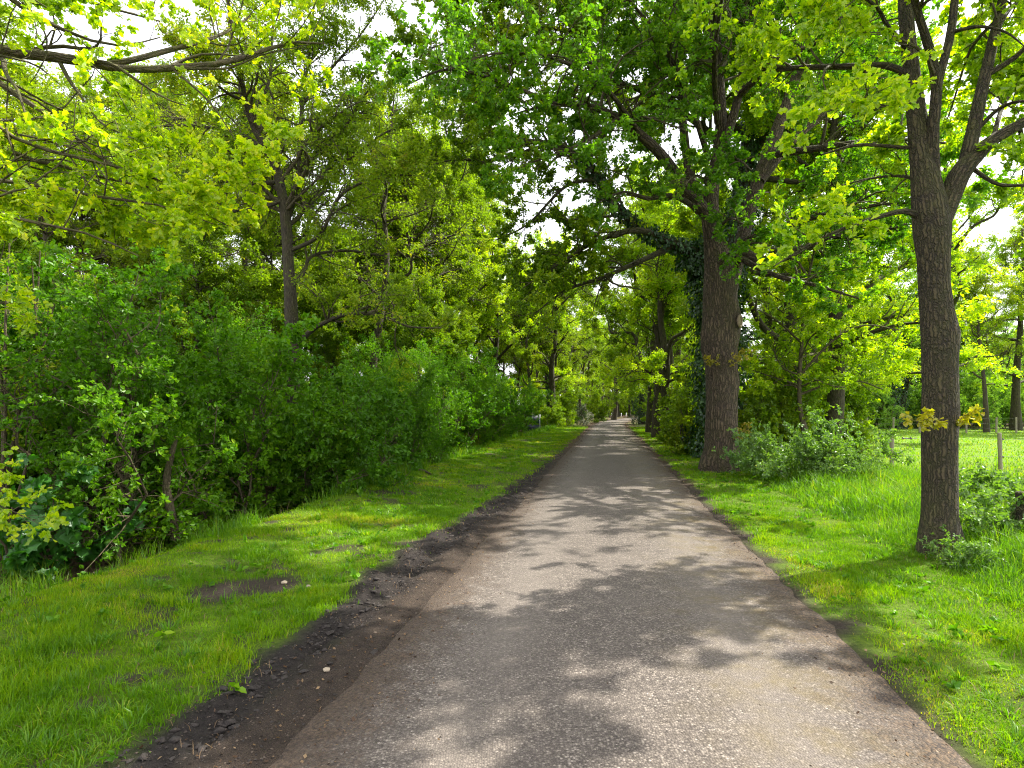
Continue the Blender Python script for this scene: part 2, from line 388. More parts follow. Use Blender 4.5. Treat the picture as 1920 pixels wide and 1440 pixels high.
# ------------------------------------------------------------------ trees
def limb(*pts):
    """pts: (px, py, depth, width px) -> world points and radii"""
    a = np.array([P(p[0], p[1], p[2]) for p in pts]); r = np.array([p[3]*.5*p[2]/F_PX for p in pts]); return a, r
def hero(name, label, cat, base, stems, leafmat, barkmat, tmpl, rng, p, group=None, bumps=(), trunk_n=0, extra=None):
    """stems: list of (pts, radii, sides, leafy); the first trunk_n of them are trunk, the others limbs."""
    base = np.array(base, float)
    root = empty(name, base, label, cat, group)
    tb, br = Bark(), Bark(); LP, LR = [], []
    for i, (pt, rd, S, leafy) in enumerate(stems):
        n = 40 if S >= 18 else 22
        pp, rr = resample(pt, rd, n)
        tb.add(pp, rr, S, rough=p.get('rough', .22) if S >= 10 else .12, seed=i, bumps=bumps if S >= 18 else ())
        if leafy:
            q, r2 = resample(pt, rd, 14)
            if leafy < 1:
                k = int(14*(1-leafy)); q, r2 = resample(q[k:], r2[k:], 14)
            LP.append(q); LR.append(r2)
    L0, R0 = np.array(LP), np.array(LR)
    L1, R1 = spawn(L0, R0, rng, p.get('d1', 1.6), .12, 1, (35, 75), .42, p.get('l1min', .6), p.get('l1max', 3.2), 9, p.get('wig', .28), p.get('up', .25), .7, .5)
    if 'wig0' in p: L0 = L0
    src, srcR = np.concatenate([L1, resample_batch(L0, 9)]), np.concatenate([R1, resample_batch(R0[..., None], 9)[..., 0]])
    L2, R2 = spawn(src, srcR, rng, p.get('d2', 3.0), .15, 1, (30, 70), .5, .3, p.get('l2max', 1.4), 6, .3, p.get('up', .2), .55, .55, p.get('grav', .1), 1)
    L3, R3 = spawn(np.concatenate([L2, resample_batch(L1, 6)]), np.concatenate([R2, resample_batch(R1[..., None], 6)[..., 0]]), rng, p.get('d3', 5.0), .2, 1, (30, 65), .5, .12, .5, 4, .3, .15, .5, .6, p.get('grav', .1), 1)
    if 'clip' in p:
        k1 = p['clip'](L1[:, -1]); L1, R1 = L1[k1], R1[k1]
        k2 = p['clip'](L2[:, -1]) & p['clip'](L2[:, 0]); L2, R2 = L2[k2], R2[k2]
        k3 = p['clip'](L3[:, -1]) & p['clip'](L3[:, 0]); L3, R3 = L3[k3], R3[k3]
    br.add(L1, R1, 6); br.add(L2, R2, 4); br.add(L3, R3, 3)
    tr = tb.build('trunk', barkmat, root, base)
    a = twig_points(L3, rng, p.get('k3', 2)); b = twig_points(L2, rng, p.get('k2', 2), .4)
    pos = np.concatenate([a[0], b[0]]); fw = np.concatenate([a[1], b[1]])
    keep = np.ones(len(pos), bool)
    if 'thin' in p:
        nz = p.get('nz', .9); g = fbm(pos[:, 0]*nz+pos[:, 2]*nz*.7, pos[:, 1]*nz-pos[:, 2]*nz*.5, int(base[0]*10) % 97, 3)
        keep = g > p['thin']+.06*rng.normal(size=len(pos))
    vb = np.clip(.5+(fbm(pos[:, 0]*.8, pos[:, 1]*.8+pos[:, 2]*.6, 21, 2)-.5)*1.6, 0, 1)
    crown('crown', (pos[keep], fw[keep]), leafmat, tmpl, root, base, rng, varbias=vb[keep], twigs=br, tmat=M['bark_m'] if p.get('mossy', 1) else barkmat, up=p.get('flatleaf', .9), smin=p.get('smin', .7), smax=p.get('smax', 1.25))
    return root, keep.sum()
def resample_batch(Pp, n):
    B, m, k = Pp.shape; f = np.linspace(0, m-1.0001, n); i = f.astype(int); w = (f-i)[None, :, None]
    return Pp[:, i]*(1-w)+Pp[:, np.minimum(i+1, m-1)]*w
def auto_stems(rng, H, r, fork=.35, nl=5, spread=.5, lean=.04, low=0, lowlen=.3):
    """A generic trunk with limbs, standing at the origin."""
    d = rng.normal(size=2)*lean*H; tz = np.linspace(0, 1, 7); wob = np.cumsum(rng.normal(size=(7, 2))*.012*H, 0); wob -= wob[0]
    tp = np.column_stack([d[0]*tz+wob[:, 0], d[1]*tz+wob[:, 1], tz*H*.92-.25]); tr = r*(1-.86*tz**.9); tr[0] *= 1.35
    st = [(tp, tr, 12, .55)]
    for k in range(nl):
        z = fork+(.9-fork)*(k+rng.random()*.6)/nl; q = np.array([np.interp(z, tz, tp[:, c]) for c in range(3)]); rr = np.interp(z, tz, tr)*.62
        a = k*2.4+rng.random()*.9; L = H*spread*(1.15-.55*z)*rng.uniform(.8, 1.2)
        o = np.array([math.cos(a), math.sin(a), 0])
        el = rng.uniform(.5, .95)
        pts = np.array([q+L*u*(o*(1-.25*u)*math.cos(el*.9)+np.array([0, 0, math.sin(el)*(1-.18*u)])) for u in np.linspace(0, 1, 6)])
        pts[1:] += rng.normal(size=(5, 3))*.05*L
        st.append((pts, rr*(1-.85*np.linspace(0, 1, 6)), 8, .85))
    for k in range(low):
        z = fork*(.8+.25*k/max(low, 1)); q = np.array([np.interp(z, tz, tp[:, c]) for c in range(3)]); a = rng.random()*2*PI; L = H*lowlen*rng.uniform(.6, 1.1)
        o = np.array([math.cos(a), math.sin(a), 0]); pts = np.array([q+L*(o*u+np.array([0, 0, .35*u-.25*u*u])) for u in np.linspace(0, 1, 6)])+rng.normal(size=(6, 3))*.03*L
        pts[0] = q; st.append((pts, r*.3*(1-.8*np.linspace(0, 1, 6)), 6, .9))
    return st
def bush(name, label, cat, base, rng, H, W, leafmat, tmpl, n=9, dens=1.0, barkmat=None, stem_r=.02, open_=.0, lean=(0, 0), depth=None, k3=2, low=1.0, group=None, partname='foliage'):
    base = np.array(base, float); root = empty(name, base, label, cat, group); D = depth or W
    Ls, Rs = [], []
    for k in range(n):
        a = rng.random()*2*PI; q = rng.random()**.6
        o = np.array([math.cos(a)*W*.5*q, math.sin(a)*D*.5*q, 0]); h = H*(1.06-.45*q*q)*rng.uniform(.62, 1.22)
        b0 = np.array([math.cos(a)*W*.12*q, math.sin(a)*D*.12*q, -.15])
        pts = np.array([b0+o*(u**1.3)+np.array([lean[0]*u*u, lean[1]*u*u, h*(u-.12*q*u*u)]) for u in np.linspace(0, 1, 8)])
        pts[1:] += rng.normal(size=(7, 3))*.03*H
        Ls.append(pts); Rs.append(stem_r*rng.uniform(.6, 1.3)*(1-.8*np.linspace(0, 1, 8)))
    L0, R0 = np.array(Ls), np.array(Rs)
    L1, R1 = spawn(L0, R0, rng, 4.6*dens, .05, 1, (30, 80), .36, .25, .45*max(W, H)*.6, 6, .28, .3, .7, .6, .12, 2)
    lo = L1[:, -1, 2] > .02*low; L1, R1 = L1[lo], R1[lo]
    L2, R2 = spawn(np.concatenate([L1, resample_batch(L0, 6)]), np.concatenate([R1, resample_batch(R0[..., None], 6)[..., 0]]), rng, 8.0*dens, .2, 1, (30, 70), .45, .12, .55, 4, .3, .2, .6, .6, .15, 1)
    s = Bark(); s.add(L0, R0, 7); tw = Bark(); tw.add(L1, R1, 4); tw.add(L2, R2, 3)
    s.build('stems', barkmat or M['bark_s'], root)
    a = twig_points(L2, rng, k3+1); b = twig_points(L1, rng, 3, .2)
    pos = np.concatenate([a[0], b[0]]); fw = np.concatenate([a[1], b[1]]); ok = pos[:, 2] > .0
    if open_: ok &= fbm(pos[:, 0]*1.4+pos[:, 2], pos[:, 1]*1.4-pos[:, 2]*.6, 17, 2) > open_
    vb = np.clip(.5+(fbm(pos[:, 0]*1.2+base[0], pos[:, 1]*1.2+pos[:, 2], 25, 2)-.5)*1.6, 0, 1)
    crown(partname, (pos[ok], fw[ok]), leafmat, tmpl, root, (0, 0, 0), rng, varbias=vb[ok], up=.7, jit=.6, twigs=tw, tmat=barkmat or M['bark_s'])
    return root, int(ok.sum())
def ivy_on(name, pts, rad, parent, origin, rng, per_m2, out=.12, mat=None):
    pp, rr = resample(pts, rad, 60); L = np.linalg.norm(np.diff(pp, axis=0), axis=1).sum()
    n = int(L*rr.mean()*2*PI*per_m2+L*40); f = rng.random(n)*58.9; i = f.astype(int); w = (f-i)[:, None]
    c = pp[i]*(1-w)+pp[i+1]*w; T = nrm(pp[i+1]-pp[i]); r = rr[i]
    v = rng.normal(size=(n, 3)); v = nrm(v-(v*T).sum(-1, keepdims=True)*T)
    lump = fbm(f*.25, np.arctan2(v[:, 1], v[:, 0])*1.2+5, 9, 3)
    pos = c+v*(r+out*(.15+1.6*np.maximum(lump-.25, 0)*rng.random(n)))[:, None]
    x = nrm(v*.5+np.array([0, 0, -.8])+rng.normal(size=(n, 3))*.3)
    z = nrm(v+rng.normal(size=(n, 3))*.35); z = nrm(z-(z*x).sum(-1, keepdims=True)*x); y = np.cross(z, x)
    lv, lf = leaf_shape('ovate'); s = rng.uniform(.06, .13, n)[:, None, None]
    V = pos[:, None]+s*(lv[None, :, :1]*x[:, None]+lv[None, :, 1:2]*1.3*y[:, None]+lv[None, :, 2:]*z[:, None])
    Fa = lf[None]+(np.arange(n)*len(lv))[:, None, None]
    return mesh_obj(name, V.reshape(-1, 3)-np.array(origin), [Fa.reshape(-1, 4)], mat or M['ivy'], parent, False, {'var': np.repeat(rng.random(n), len(lv))})
# ------------------------------------------------------------------ ground
def build_ground():
    s = np.concatenate([np.linspace(-40, 1.5, 30)[:-1], np.arange(1.5, 11, .05), 11+np.cumsum(.06*1.03**np.arange(165))])
    s = s[s < 420]
    t = np.concatenate([-6.2-np.cumsum(.08*1.085**np.arange(75))[::-1], np.arange(-6.2, -1.0, .045), np.arange(-1.0, 4.0, .12), 4+np.cumsum(.12*1.075**np.arange(75))])
    S, T = np.meshgrid(s, t, indexing='ij'); x, y = xy_of(S, np.clip(T, -400, 400))
    z = ground_z(x, y); s2, t2 = st_of(x, y)
    V = np.stack([x, y, z], -1).reshape(-1, 3)
    i = np.arange(V.shape[0]).reshape(S.shape)
    q = np.stack([i[:-1, :-1], i[:-1, 1:], i[1:, 1:], i[1:, :-1]], -1).reshape(-1, 4)[:, ::-1]
    mud = mudmask(s2, t2)*sst(26, 14, s2)
    wood = np.maximum(sst(-4.7, -5.4, t2), sst(46, 56, y)*sst(3.5, 6, t2))
    wood = np.maximum(wood, .8*sst(40, 70, s2)); wood = np.maximum(wood, .95*sst(1.4, 1.7, t2)*sst(9, 6, t2)*sst(2.2, 1.2, np.abs(s2-39.5-.3*(t2-1.5))))
    wood = np.maximum(wood, .9*sst(.62, .5, np.abs(np.abs(t2)-1.95))*sst(8, 20, s2)*sst(.35, .6, fbm(x*.8, y*.8, 8)))
    shoulder = np.where(t2 < 0, sst(2.1+.2*sst(11, 6, s2), 1.7+.15*sst(11, 6, s2), -t2+.6*(fbm(x*3, y*3, 52)-.5)), sst(1.78, 1.58, t2+.5*(fbm(x*3, y*3, 52)-.5))); bare = np.maximum(baremask(x, y, s2, t2), shoulder)
    grit = sst(-2.15, -1.85, t2+.4*(fbm(x*4, y*4, 58)-.5))*sst(-1.0, -1.3, t2)*sst(30, 18, s2)
    field = sst(4.5, 7.5, t2)*sst(14, 18, y-.0*x)*sst(44, 42.5, y)*sst(7.5, 10, x-(y-15)*.55)
    N = NT('earth and turf'); tc = N.n('ShaderNodeTexCoord').outputs['Object']
    n1 = N.noise(tc, 3.0, 6); n2 = N.noise(tc, 28, 5, .65); n3 = N.noise(tc, 160, 4, .7)
    turf = N.mix(N.rng(n2, .35, .68), (.060, .12, .005), (.13, .21, .008))
    turf = N.mix(N.rng(n3, .5, .75, 0, .6), turf, (.11, .085, .04))
    soil = N.mix(n3, (.020, .015, .011), (.065, .050, .038))
    soil = N.mix(N.rng(n2, .45, .7, 0, .5), soil, (.085, .066, .048))
    mudc = N.mix(N.rng(n2, .3, .7), (.013, .011, .010), (.040, .033, .029))
    mudc = N.mix(N.rng(n3, .62, .74), mudc, (.15, .115, .08))
    lit = N.mix(N.rng(n2, .3, .7), (.035, .022, .013), (.12, .075, .042))
    lit = N.mix(N.rng(n3, .58, .74), lit, (.22, .15, .09))
    fld = N.mix(N.rng(n1, .3, .7), (.10, .20, .012), (.17, .27, .022))
    c = N.mix(N.attr('bare').outputs['Fac'], turf, soil)
    c = N.mix(N.attr('field').outputs['Fac'], c, fld); c = N.mix(N.attr('wood').outputs['Fac'], c, lit); grc = N.mix(N.rng(n3, .35, .72), (.020, .015, .012), (.105, .078, .057)); grc = N.mix(N.rng(N.noise(tc, 9, 5), .45, .7, 0, .7), grc, (.022, .017, .014))
    c = N.mix(N.attr('grit').outputs['Fac'], c, grc); c = N.mix(N.attr('mud').outputs['Fac'], c, mudc)
    b = N.n('ShaderNodeBsdfPrincipled'); N.l(c, b.inputs['Base Color']); b.inputs['Roughness'].default_value = .95
    b.inputs['Specular IOR Level'].default_value = .2
    h = N.math('ADD', N.math('MULTIPLY', n2, 1.0), N.math('MULTIPLY', n3, .5))
    N.l(N.bump(h, 1.0, .03), b.inputs['Normal']); N.l(b.outputs[0], N.out.inputs[0])
    o = mesh_obj('ground', V, [q], N.m, None, True, {'mud': mud.ravel(), 'wood': wood.ravel(), 'field': field.ravel(), 'bare': bare.ravel(), 'grit': grit.ravel()})
    tag(o, 'grassy verge, dark muddy edge and leaf strewn wood floor', None, None, 'structure')
def build_road():
    s = np.concatenate([np.arange(-10, 14, .12), 14+np.cumsum(.13*1.025**np.arange(140))]); s = s[s < 150]
    u = np.concatenate([np.linspace(-1, -.8, 9)[:-1], np.linspace(-.8, .8, 17), np.linspace(.8, 1, 9)[1:]])
    S, U = np.meshgrid(s, u, indexing='ij')
    wl = 1.70+.08*(fbm(s*1.2, s*0, 2)-.5)+.10*(fbm(s*4, s*0, 4)-.5); wr = 1.68-.06*sst(5, 12, s)+.10*(fbm(s*1.1, s*0, 6)-.5)+.14*(fbm(s*4.5, s*0, 9)-.5)
    T = np.where(U < 0, U*wl[:, None], U*wr[:, None]); x, y = xy_of(S, T)
    z = .012-.018*U**2+.008*(fbm(x*.8, y*.8, 15)-.5)-.035*sst(.86, 1, np.abs(U))+.012*(fbm(x*9, y*9, 19)-.5)*sst(.8, .95, np.abs(U))
    V = np.stack([x, y, z], -1).reshape(-1, 3); i = np.arange(len(V)).reshape(S.shape)
    q = np.stack([i[:-1, :-1], i[:-1, 1:], i[1:, 1:], i[1:, :-1]], -1).reshape(-1, 4)[:, ::-1]
    N = NT('worn gravelly asphalt'); tc = N.n('ShaderNodeTexCoord').outputs['Object']; tt = N.attr('tt').outputs['Fac']
    vo = N.n('ShaderNodeTexVoronoi'); vo.inputs['Scale'].default_value = 85; N.l(tc, vo.inputs['Vector'])
    sp = N.n('ShaderNodeSeparateColor'); N.l(vo.outputs['Color'], sp.inputs[0])
    chip = N.ramp(sp.outputs[0], [(0, (.056, .047, .040)), (.3, (.108, .091, .077)), (.72, (.180, .154, .129)), (.94, (.27, .233, .192)), (1, (.42, .365, .31))])
    gap = N.rng(vo.outputs['Distance'], .35, .75)
    c = N.mix(N.math('MULTIPLY', gap, .65), chip, (.05, .042, .036))
    big = N.noise(tc, .9, 6, .6); mid = N.noise(tc, 6, 6, .65)
    c = N.mix(N.rng(mid, .3, .75, 0, .6), c, (.064, .054, .047)); 
    c = N.mix(N.rng(big, .42, .75, 0, .45), c, (.135, .115, .097))
    wheel = N.math('MULTIPLY', N.rng(N.math('ABSOLUTE', N.math('SUBTRACT', N.math('ABSOLUTE', tt), .78)), .34, .05), N.rng(N.noise(tc, 1.6, 5), .3, .7, .15, .5))
    c = N.mix(wheel, c, (.165, .143, .122))
    mossy = N.math('MULTIPLY', N.rng(tt, .1, 1.4), N.rng(N.noise(tc, 2.2, 6, .7), .42, .66, 0, .75))
    c = N.mix(N.math('MULTIPLY', mossy, N.rng(mid, .3, .6)), c, (.145, .108, .026))
    edge = N.math('MULTIPLY', N.rng(N.math('ADD', N.math('ABSOLUTE', tt), N.math('MULTIPLY', N.math('SUBTRACT', mid, .5), .9)), 1.08, 1.5), .9)
    c = N.mix(edge, c, N.mix(N.rng(sp.outputs[1], .3, .95), (.035, .026, .02), (.115, .078, .048)))
    fine = N.noise(tc, 45, 5, .7)
    lm = N.rng(N.math('ADD', N.math('MULTIPLY', tt, -1), N.math('MULTIPLY', N.math('SUBTRACT', N.noise(tc, 3.2, 7, .75), .5), 1.3)), 1.22, 1.62)
    c = N.mix(N.math('MULTIPLY', lm, .93), c, N.mix(N.rng(fine, .35, .75), (.024, .018, .014), (.105, .075, .052)))
    b = N.n('ShaderNodeBsdfPrincipled'); N.l(c, b.inputs['Base Color']); b.inputs['Roughness'].default_value = .88; b.inputs['Specular IOR Level'].default_value = .3
    h = N.math('SUBTRACT', N.math('MULTIPLY', mid, .5), N.math('MULTIPLY', vo.outputs['Distance'], .6))
    N.l(N.bump(h, .9, .012), b.inputs['Normal']); N.l(b.outputs[0], N.out.inputs[0])
    o = mesh_obj('road', V, [q], N.m, None, True, {'tt': T.ravel()}); tag(o, 'narrow worn asphalt lane running straight into the wood', None, None, 'structure')
build_ground(); build_road()

def blades(name, x, y, h, w, lean, mat, rng, label, z=None, var=None, az=None, parent=None):
    n = len(x); z = ground_z(x, y) if z is None else z
    az = rng.random(n)*2*PI if az is None else az; fa = az+rng.normal(size=n)*.6+PI/2
    d = np.stack([np.cos(az), np.sin(az), 0*az], -1); f = np.stack([np.cos(fa), np.sin(fa), 0*az], -1)
    b = np.stack([x, y, z-.01], -1); up = np.array([0, 0, 1.])
    l = lean*rng.uniform(.2, 1.3, n); w2 = (w*.5)[:, None]
    m = b+(h*.55)[:, None]*up+(h*l*.28)[:, None]*d; tp = b+(h*(1-.35*l*l))[:, None]*up+(h*l*.95)[:, None]*d
    V = np.stack([b-f*w2, b+f*w2, m+f*w2*.8, m-f*w2*.8, tp], 1).reshape(-1, 3)
    i = (np.arange(n)*5)[:, None]
    v = rng.random(n) if var is None else np.clip(var+rng.normal(size=n)*.2, 0, 1)
    o = mesh_obj(name, V, [i+np.array([[0, 1, 2, 3]]), i+np.array([[3, 2, 4]])], mat, parent, False, {'var': np.repeat(v, 5)})
    if label: tag(o, label, None, None, 'stuff')
    return o
def build_grass():
    rng = np.random.default_rng(3); X, Y, H, W = [], [], [], []
    def region(s0, s1, t0, t1, dens, hh, ww):
        n = int((s1-s0)*(t1-t0)*dens); s = rng.uniform(s0, s1, n); t = rng.uniform(t0, t1, n); x, y = xy_of(s, t)
        inner = np.abs(t)-np.where(t < 0, 1.42+.22*sst(11, 6, s), 1.34)-np.where(t < 0, .42+.55*sst(11, 6, s), .42)*fbm(x*2.3, y*2.3, 71)*1.0-.14*rng.random(n)
        p = sst(.0, .18, inner)*(1-.97*baremask(x, y, s, t))*(1-.965*mudmask(s, t)*sst(26, 14, s))*(.35+.65*sst(.3, .6, fbm(x*3.3, y*3.3, 61)))
        k = rng.random(n) < p
        tuft = .55+.9*sst(.35, .75, fbm(x*2.6, y*2.6, 62))
        X.append(x[k]); Y.append(y[k]); H.append((hh*tuft*rng.uniform(.5, 1.3, n))[k]); W.append(np.full(k.sum(), ww)*rng.uniform(.7, 1.3, k.sum()))
    region(1.6, 5, -5.1, -1.3, 9000, .058, .0046); region(5, 9, -5.1, -1.3, 5500, .058, .0058); region(9, 18, -5.0, -1.3, 2200, .055, .009)
    region(18, 50, -5.2, -1.4, 700, .06, .018)
    region(1.6, 5, 1.3, 3.6, 11500, .052, .0050); region(5, 10, 1.3, 3.4, 6500, .050, .0060); region(10, 22, 1.4, 3.3, 2000, .05, .010); region(22, 50, 1.6, 3.4, 500, .06, .02)
    x, y, h, w = map(np.concatenate, (X, Y, H, W))
    var = np.clip(.42+1.5*(fbm(x*1.1, y*1.1, 81)-.5)+.7*(fbm(x*5, y*5, 82)-.5), .03, .93)
    blades('short_grass', x, y, h, w, .75, M['grass'], rng, 'short mown grass on both verges of the lane', var=var)
    print('short', len(x))
    X, Y, H, W = [], [], [], []
    def tall(s0, s1, t0, t1, dens, hh, ww, seed=91, thr=.3, edge=None):
        n = int((s1-s0)*(t1-t0)*dens); s = rng.uniform(s0, s1, n); t = rng.uniform(t0, t1, n); x, y = xy_of(s, t)
        g = fbm(x*1.8, y*1.8, seed); k = rng.random(n) < sst(thr, thr+.25, g)
        k &= t > (3.2+.35*(fbm(s*.9, s*0, 33)-.5)) if edge == 'R' else np.ones(n, bool)
        hh2 = hh*(.5+1.0*g)*rng.uniform(.45, 1.2, n)
        if edge == 'R': hh2 *= .45+.55*sst(3.1, 4.2, t)
        X.append(x[k]); Y.append(y[k]); H.append(hh2[k]); W.append(np.full(k.sum(), ww)*rng.uniform(.6, 1.3, k.sum()))
    tall(1.5, 9, 3.0, 6.5, 2300, .30, .0065, edge='R', thr=.15); tall(9, 17, 3.0, 6.5, 1000, .36, .011, edge='R', thr=.15); tall(9, 14, 6.5, 11, 300, .26, .012, thr=.3)
    tall(2, 9, -5.5, -4.75, 1500, .26, .006, thr=.40); tall(9, 30, -5.4, -4.6, 380, .30, .012, thr=.34); tall(2, 9, -7.6, -5.5, 420, .34, .008, thr=.42)
    tall(30, 55, -5.5, -4.0, 120, .3, .02)
    x, y, h, w = map(np.concatenate, (X, Y, H, W)); var = np.clip(.5+1.2*(fbm(x*1.3, y*1.3, 83)-.5), .05, .95)
    blades('tall_grass', x, y, h, w, .8, M['tallgrass'], rng, 'tall lush grass along the fence side and the ditch', var=var)
    print('tall', len(x))
    n = 26000; yy = 13+31*rng.random(n)**1.4; xx = 5+.3*(yy-13)+rng.random(n)*(yy*1.05-2); s, t = st_of(xx, yy); k = (t > 6)&(xx > 7.5+(yy-15)*.5)
    blades('meadow_grass', xx[k], yy[k], rng.uniform(.05, .13, k.sum()), .012+.0008*yy[k], .8, M['tallgrass'], rng, 'bright sunlit meadow grass behind the posts', var=np.full(k.sum(), .75))
    n = 5200; s = 1.7+18*rng.random(n)**1.5; t = np.where(rng.random(n) < .6, rng.uniform(-4.9, -1.9, n), rng.uniform(1.55, 3.3, n)); x, y = xy_of(s, t); k = fbm(x*2, y*2, 47) > .47; x, y, s = x[k], y[k], s[k]
    blades('straw', x, y, rng.uniform(.03, .085, len(x)), .003+.0004*s, 1.25, M['deadgrass'], rng, 'dry straw lying in the short verge grass')
    n = 380; s = 1.9+16*rng.random(n)**1.4; t = np.where(rng.random(n) < .6, rng.uniform(-4.9, -2.1, n), rng.uniform(1.8, 3.3, n)); x, y = xy_of(s, t); k = fbm(x*1.1, y*1.1, 49) > .45; x, y = x[k], y[k]; p = np.stack([x, y, ground_z(x, y)+.035], -1)
    v, f, w = place_sprays(p, np.stack([rng.normal(size=len(x)), rng.normal(size=len(x)), .2+0*x], -1), spray_templates('ovate', 8, .045, .015, 4, 77, -.35), rng, up=1.5, jit=.25, smin=.6, smax=1.5)
    tag(mesh_obj('weeds', v, [f], M['hazel'], None, False, {'var': w}), 'broad leaved weeds scattered in the verge grass', None, None, 'stuff')
    n = 5200; s = rng.uniform(2.5, 9, n); t = rng.uniform(-6.4, -5.0, n); x, y = xy_of(s, t); k = fbm(x*1.6, y*1.6, 44) > .5
    blades('dead_grass', x[k], y[k], rng.uniform(.1, .3, k.sum()), np.full(k.sum(), .006), 1.3, M['deadgrass'], rng, 'dry reddish grass hanging into the ditch')
    # lumps of black soil along the rut
    n = 9000; s = 1.6+13*rng.random(n)**1.6; big = rng.random(n) < .22; t = np.where(big, 0, .25*rng.normal(size=n)+.22)-2.08+.33*sst(5, 12, s)+rng.normal(size=n)*.24; x, y = xy_of(s, t); k = (rng.random(n) < .12+.88*mudmask(s, t))|(~big&(t < -1.35)); x, y, big = x[k], y[k], big[k]; n = len(x)
    oc = np.array([[1, 0, 0], [0, 1, 0], [-1, 0, 0], [0, -1, 0], [.7, .7, .45], [-.7, .7, .45], [-.7, -.7, .45], [.7, -.7, .45], [0, 0, .95]]); of = np.array([[0, 1, 4], [1, 2, 5], [2, 3, 6], [3, 0, 7], [4, 1, 5], [5, 2, 6], [6, 3, 7], [7, 0, 4], [4, 5, 8], [5, 6, 8], [6, 7, 8], [7, 4, 8]])
    r = np.where(big, .005+.024*rng.random(n)**4, .002+.006*rng.random(n)**2)[:, None, None]; V = np.stack([x, y, np.maximum(ground_z(x, y), -.02)], -1)[:, None]+r*(oc[None]*rng.uniform(.45, 1.6, (n, 9, 3))+rng.normal(size=(n, 9, 3))*.28)*np.stack([rng.uniform(.7, 1.3, n), rng.uniform(.7, 1.3, n), rng.uniform(.35, .8, n)], 1)[:, None]
    N = NT('black soil lumps'); nz = N.noise(N.n('ShaderNodeTexCoord').outputs['Object'], 60, 5, .7); b = N.n('ShaderNodeBsdfPrincipled'); N.l(N.mix(N.rng(N.attr('var').outputs['Fac'], .45, 1), N.mix(nz, (.012, .010, .009), (.060, .048, .040)), (.16, .12, .085)), b.inputs['Base Color']); b.inputs['Roughness'].default_value = .95; N.l(N.bump(nz, 1, .01), b.inputs['Normal']); N.l(b.outputs[0], N.out.inputs[0])
    o = mesh_obj('soil_lumps', V.reshape(-1, 3), [(of[None]+(np.arange(n)*9)[:, None, None]).reshape(-1, 3)], N.m, None, False, {'var': np.repeat(np.where(big, .3*rng.random(n), rng.random(n)), 9)}); tag(o, 'lumps of black soil along the muddy rut', None, None, 'stuff')
    # tufts of longer blades standing out of the short turf
    n = 2600; s = 1.8+22*rng.random(n)**1.7; t = np.where(rng.random(n) < .68, rng.uniform(-5.0, -1.45, n), rng.uniform(1.5, 3.5, n)); x, y = xy_of(s, t)
    k = (rng.random(n) < (1-.985*mudmask(s, t))*(np.where(t < 0, -t, t+.55) > 2.3)*(1-.9*baremask(x, y, s, t)))&(fbm(x*1.4, y*1.4, 66) > .42); x, y, s = x[k], y[k], s[k]; m = 34
    az = rng.random((len(x), m))*2*PI; rr = rng.random((len(x), m))**.6*rng.uniform(.02, .10, (len(x), 1)); sz = rng.uniform(.6, 1.25, (len(x), 1))
    xx = (x[:, None]+np.cos(az)*rr).ravel(); yy = (y[:, None]+np.sin(az)*rr).ravel()
    blades('grass_tufts', xx, yy, (.085*sz*rng.uniform(.5, 1.2, (len(x), m))).ravel(), (.0052+.0007*np.repeat(s, m))*rng.uniform(.7, 1.2, len(xx)), 1.05, M['tallgrass'], rng, 'tufts of longer grass standing out of the short turf', var=np.repeat(rng.uniform(.2, .8, len(x)), m), az=az.ravel())
    # fallen leaves and bits
    n = 15000; s = 2+60*rng.random(n)**1.5; side = rng.random(n) < .62
    t = np.where(side, -1.72+rng.normal(size=n)*.33, 1.68+rng.normal(size=n)*.22); far = rng.random(n); t = np.where(far < .10, rng.uniform(-9, -4.9, n), np.where(far < .16, rng.uniform(-1.4, 1.5, n), np.where(far < .3, rng.uniform(-4.8, -2, n), t))); x, y = xy_of(s, t)
    a = rng.random(n)*2*PI; r = (.003+.010*rng.random(n)**2)*(1+s*.04); b = np.stack([x, y, np.maximum(ground_z(x, y), np.where(np.abs(t) < 1.5, .0, -9))+.006+.004*rng.random(n)], -1)
    e = np.stack([np.cos(a)*r, np.sin(a)*r, rng.normal(size=n)*r*.3], -1); g = np.stack([-np.sin(a)*r*rng.uniform(.12, .8, n), np.cos(a)*r*rng.uniform(.12, .8, n), rng.normal(size=n)*r*.3], -1)
    V = np.stack([b-e, b+g, b+e, b-g], 1).reshape(-1, 3); q = (np.arange(n)*4)[:, None]+np.arange(4)[None]
    o = mesh_obj('fallen_leaves', V, [q], M['litter'], None, False, {'var': np.repeat(rng.random(n), 4)}); tag(o, 'brown leaf scraps along the edges of the lane', None, None, 'stuff')
build_grass()

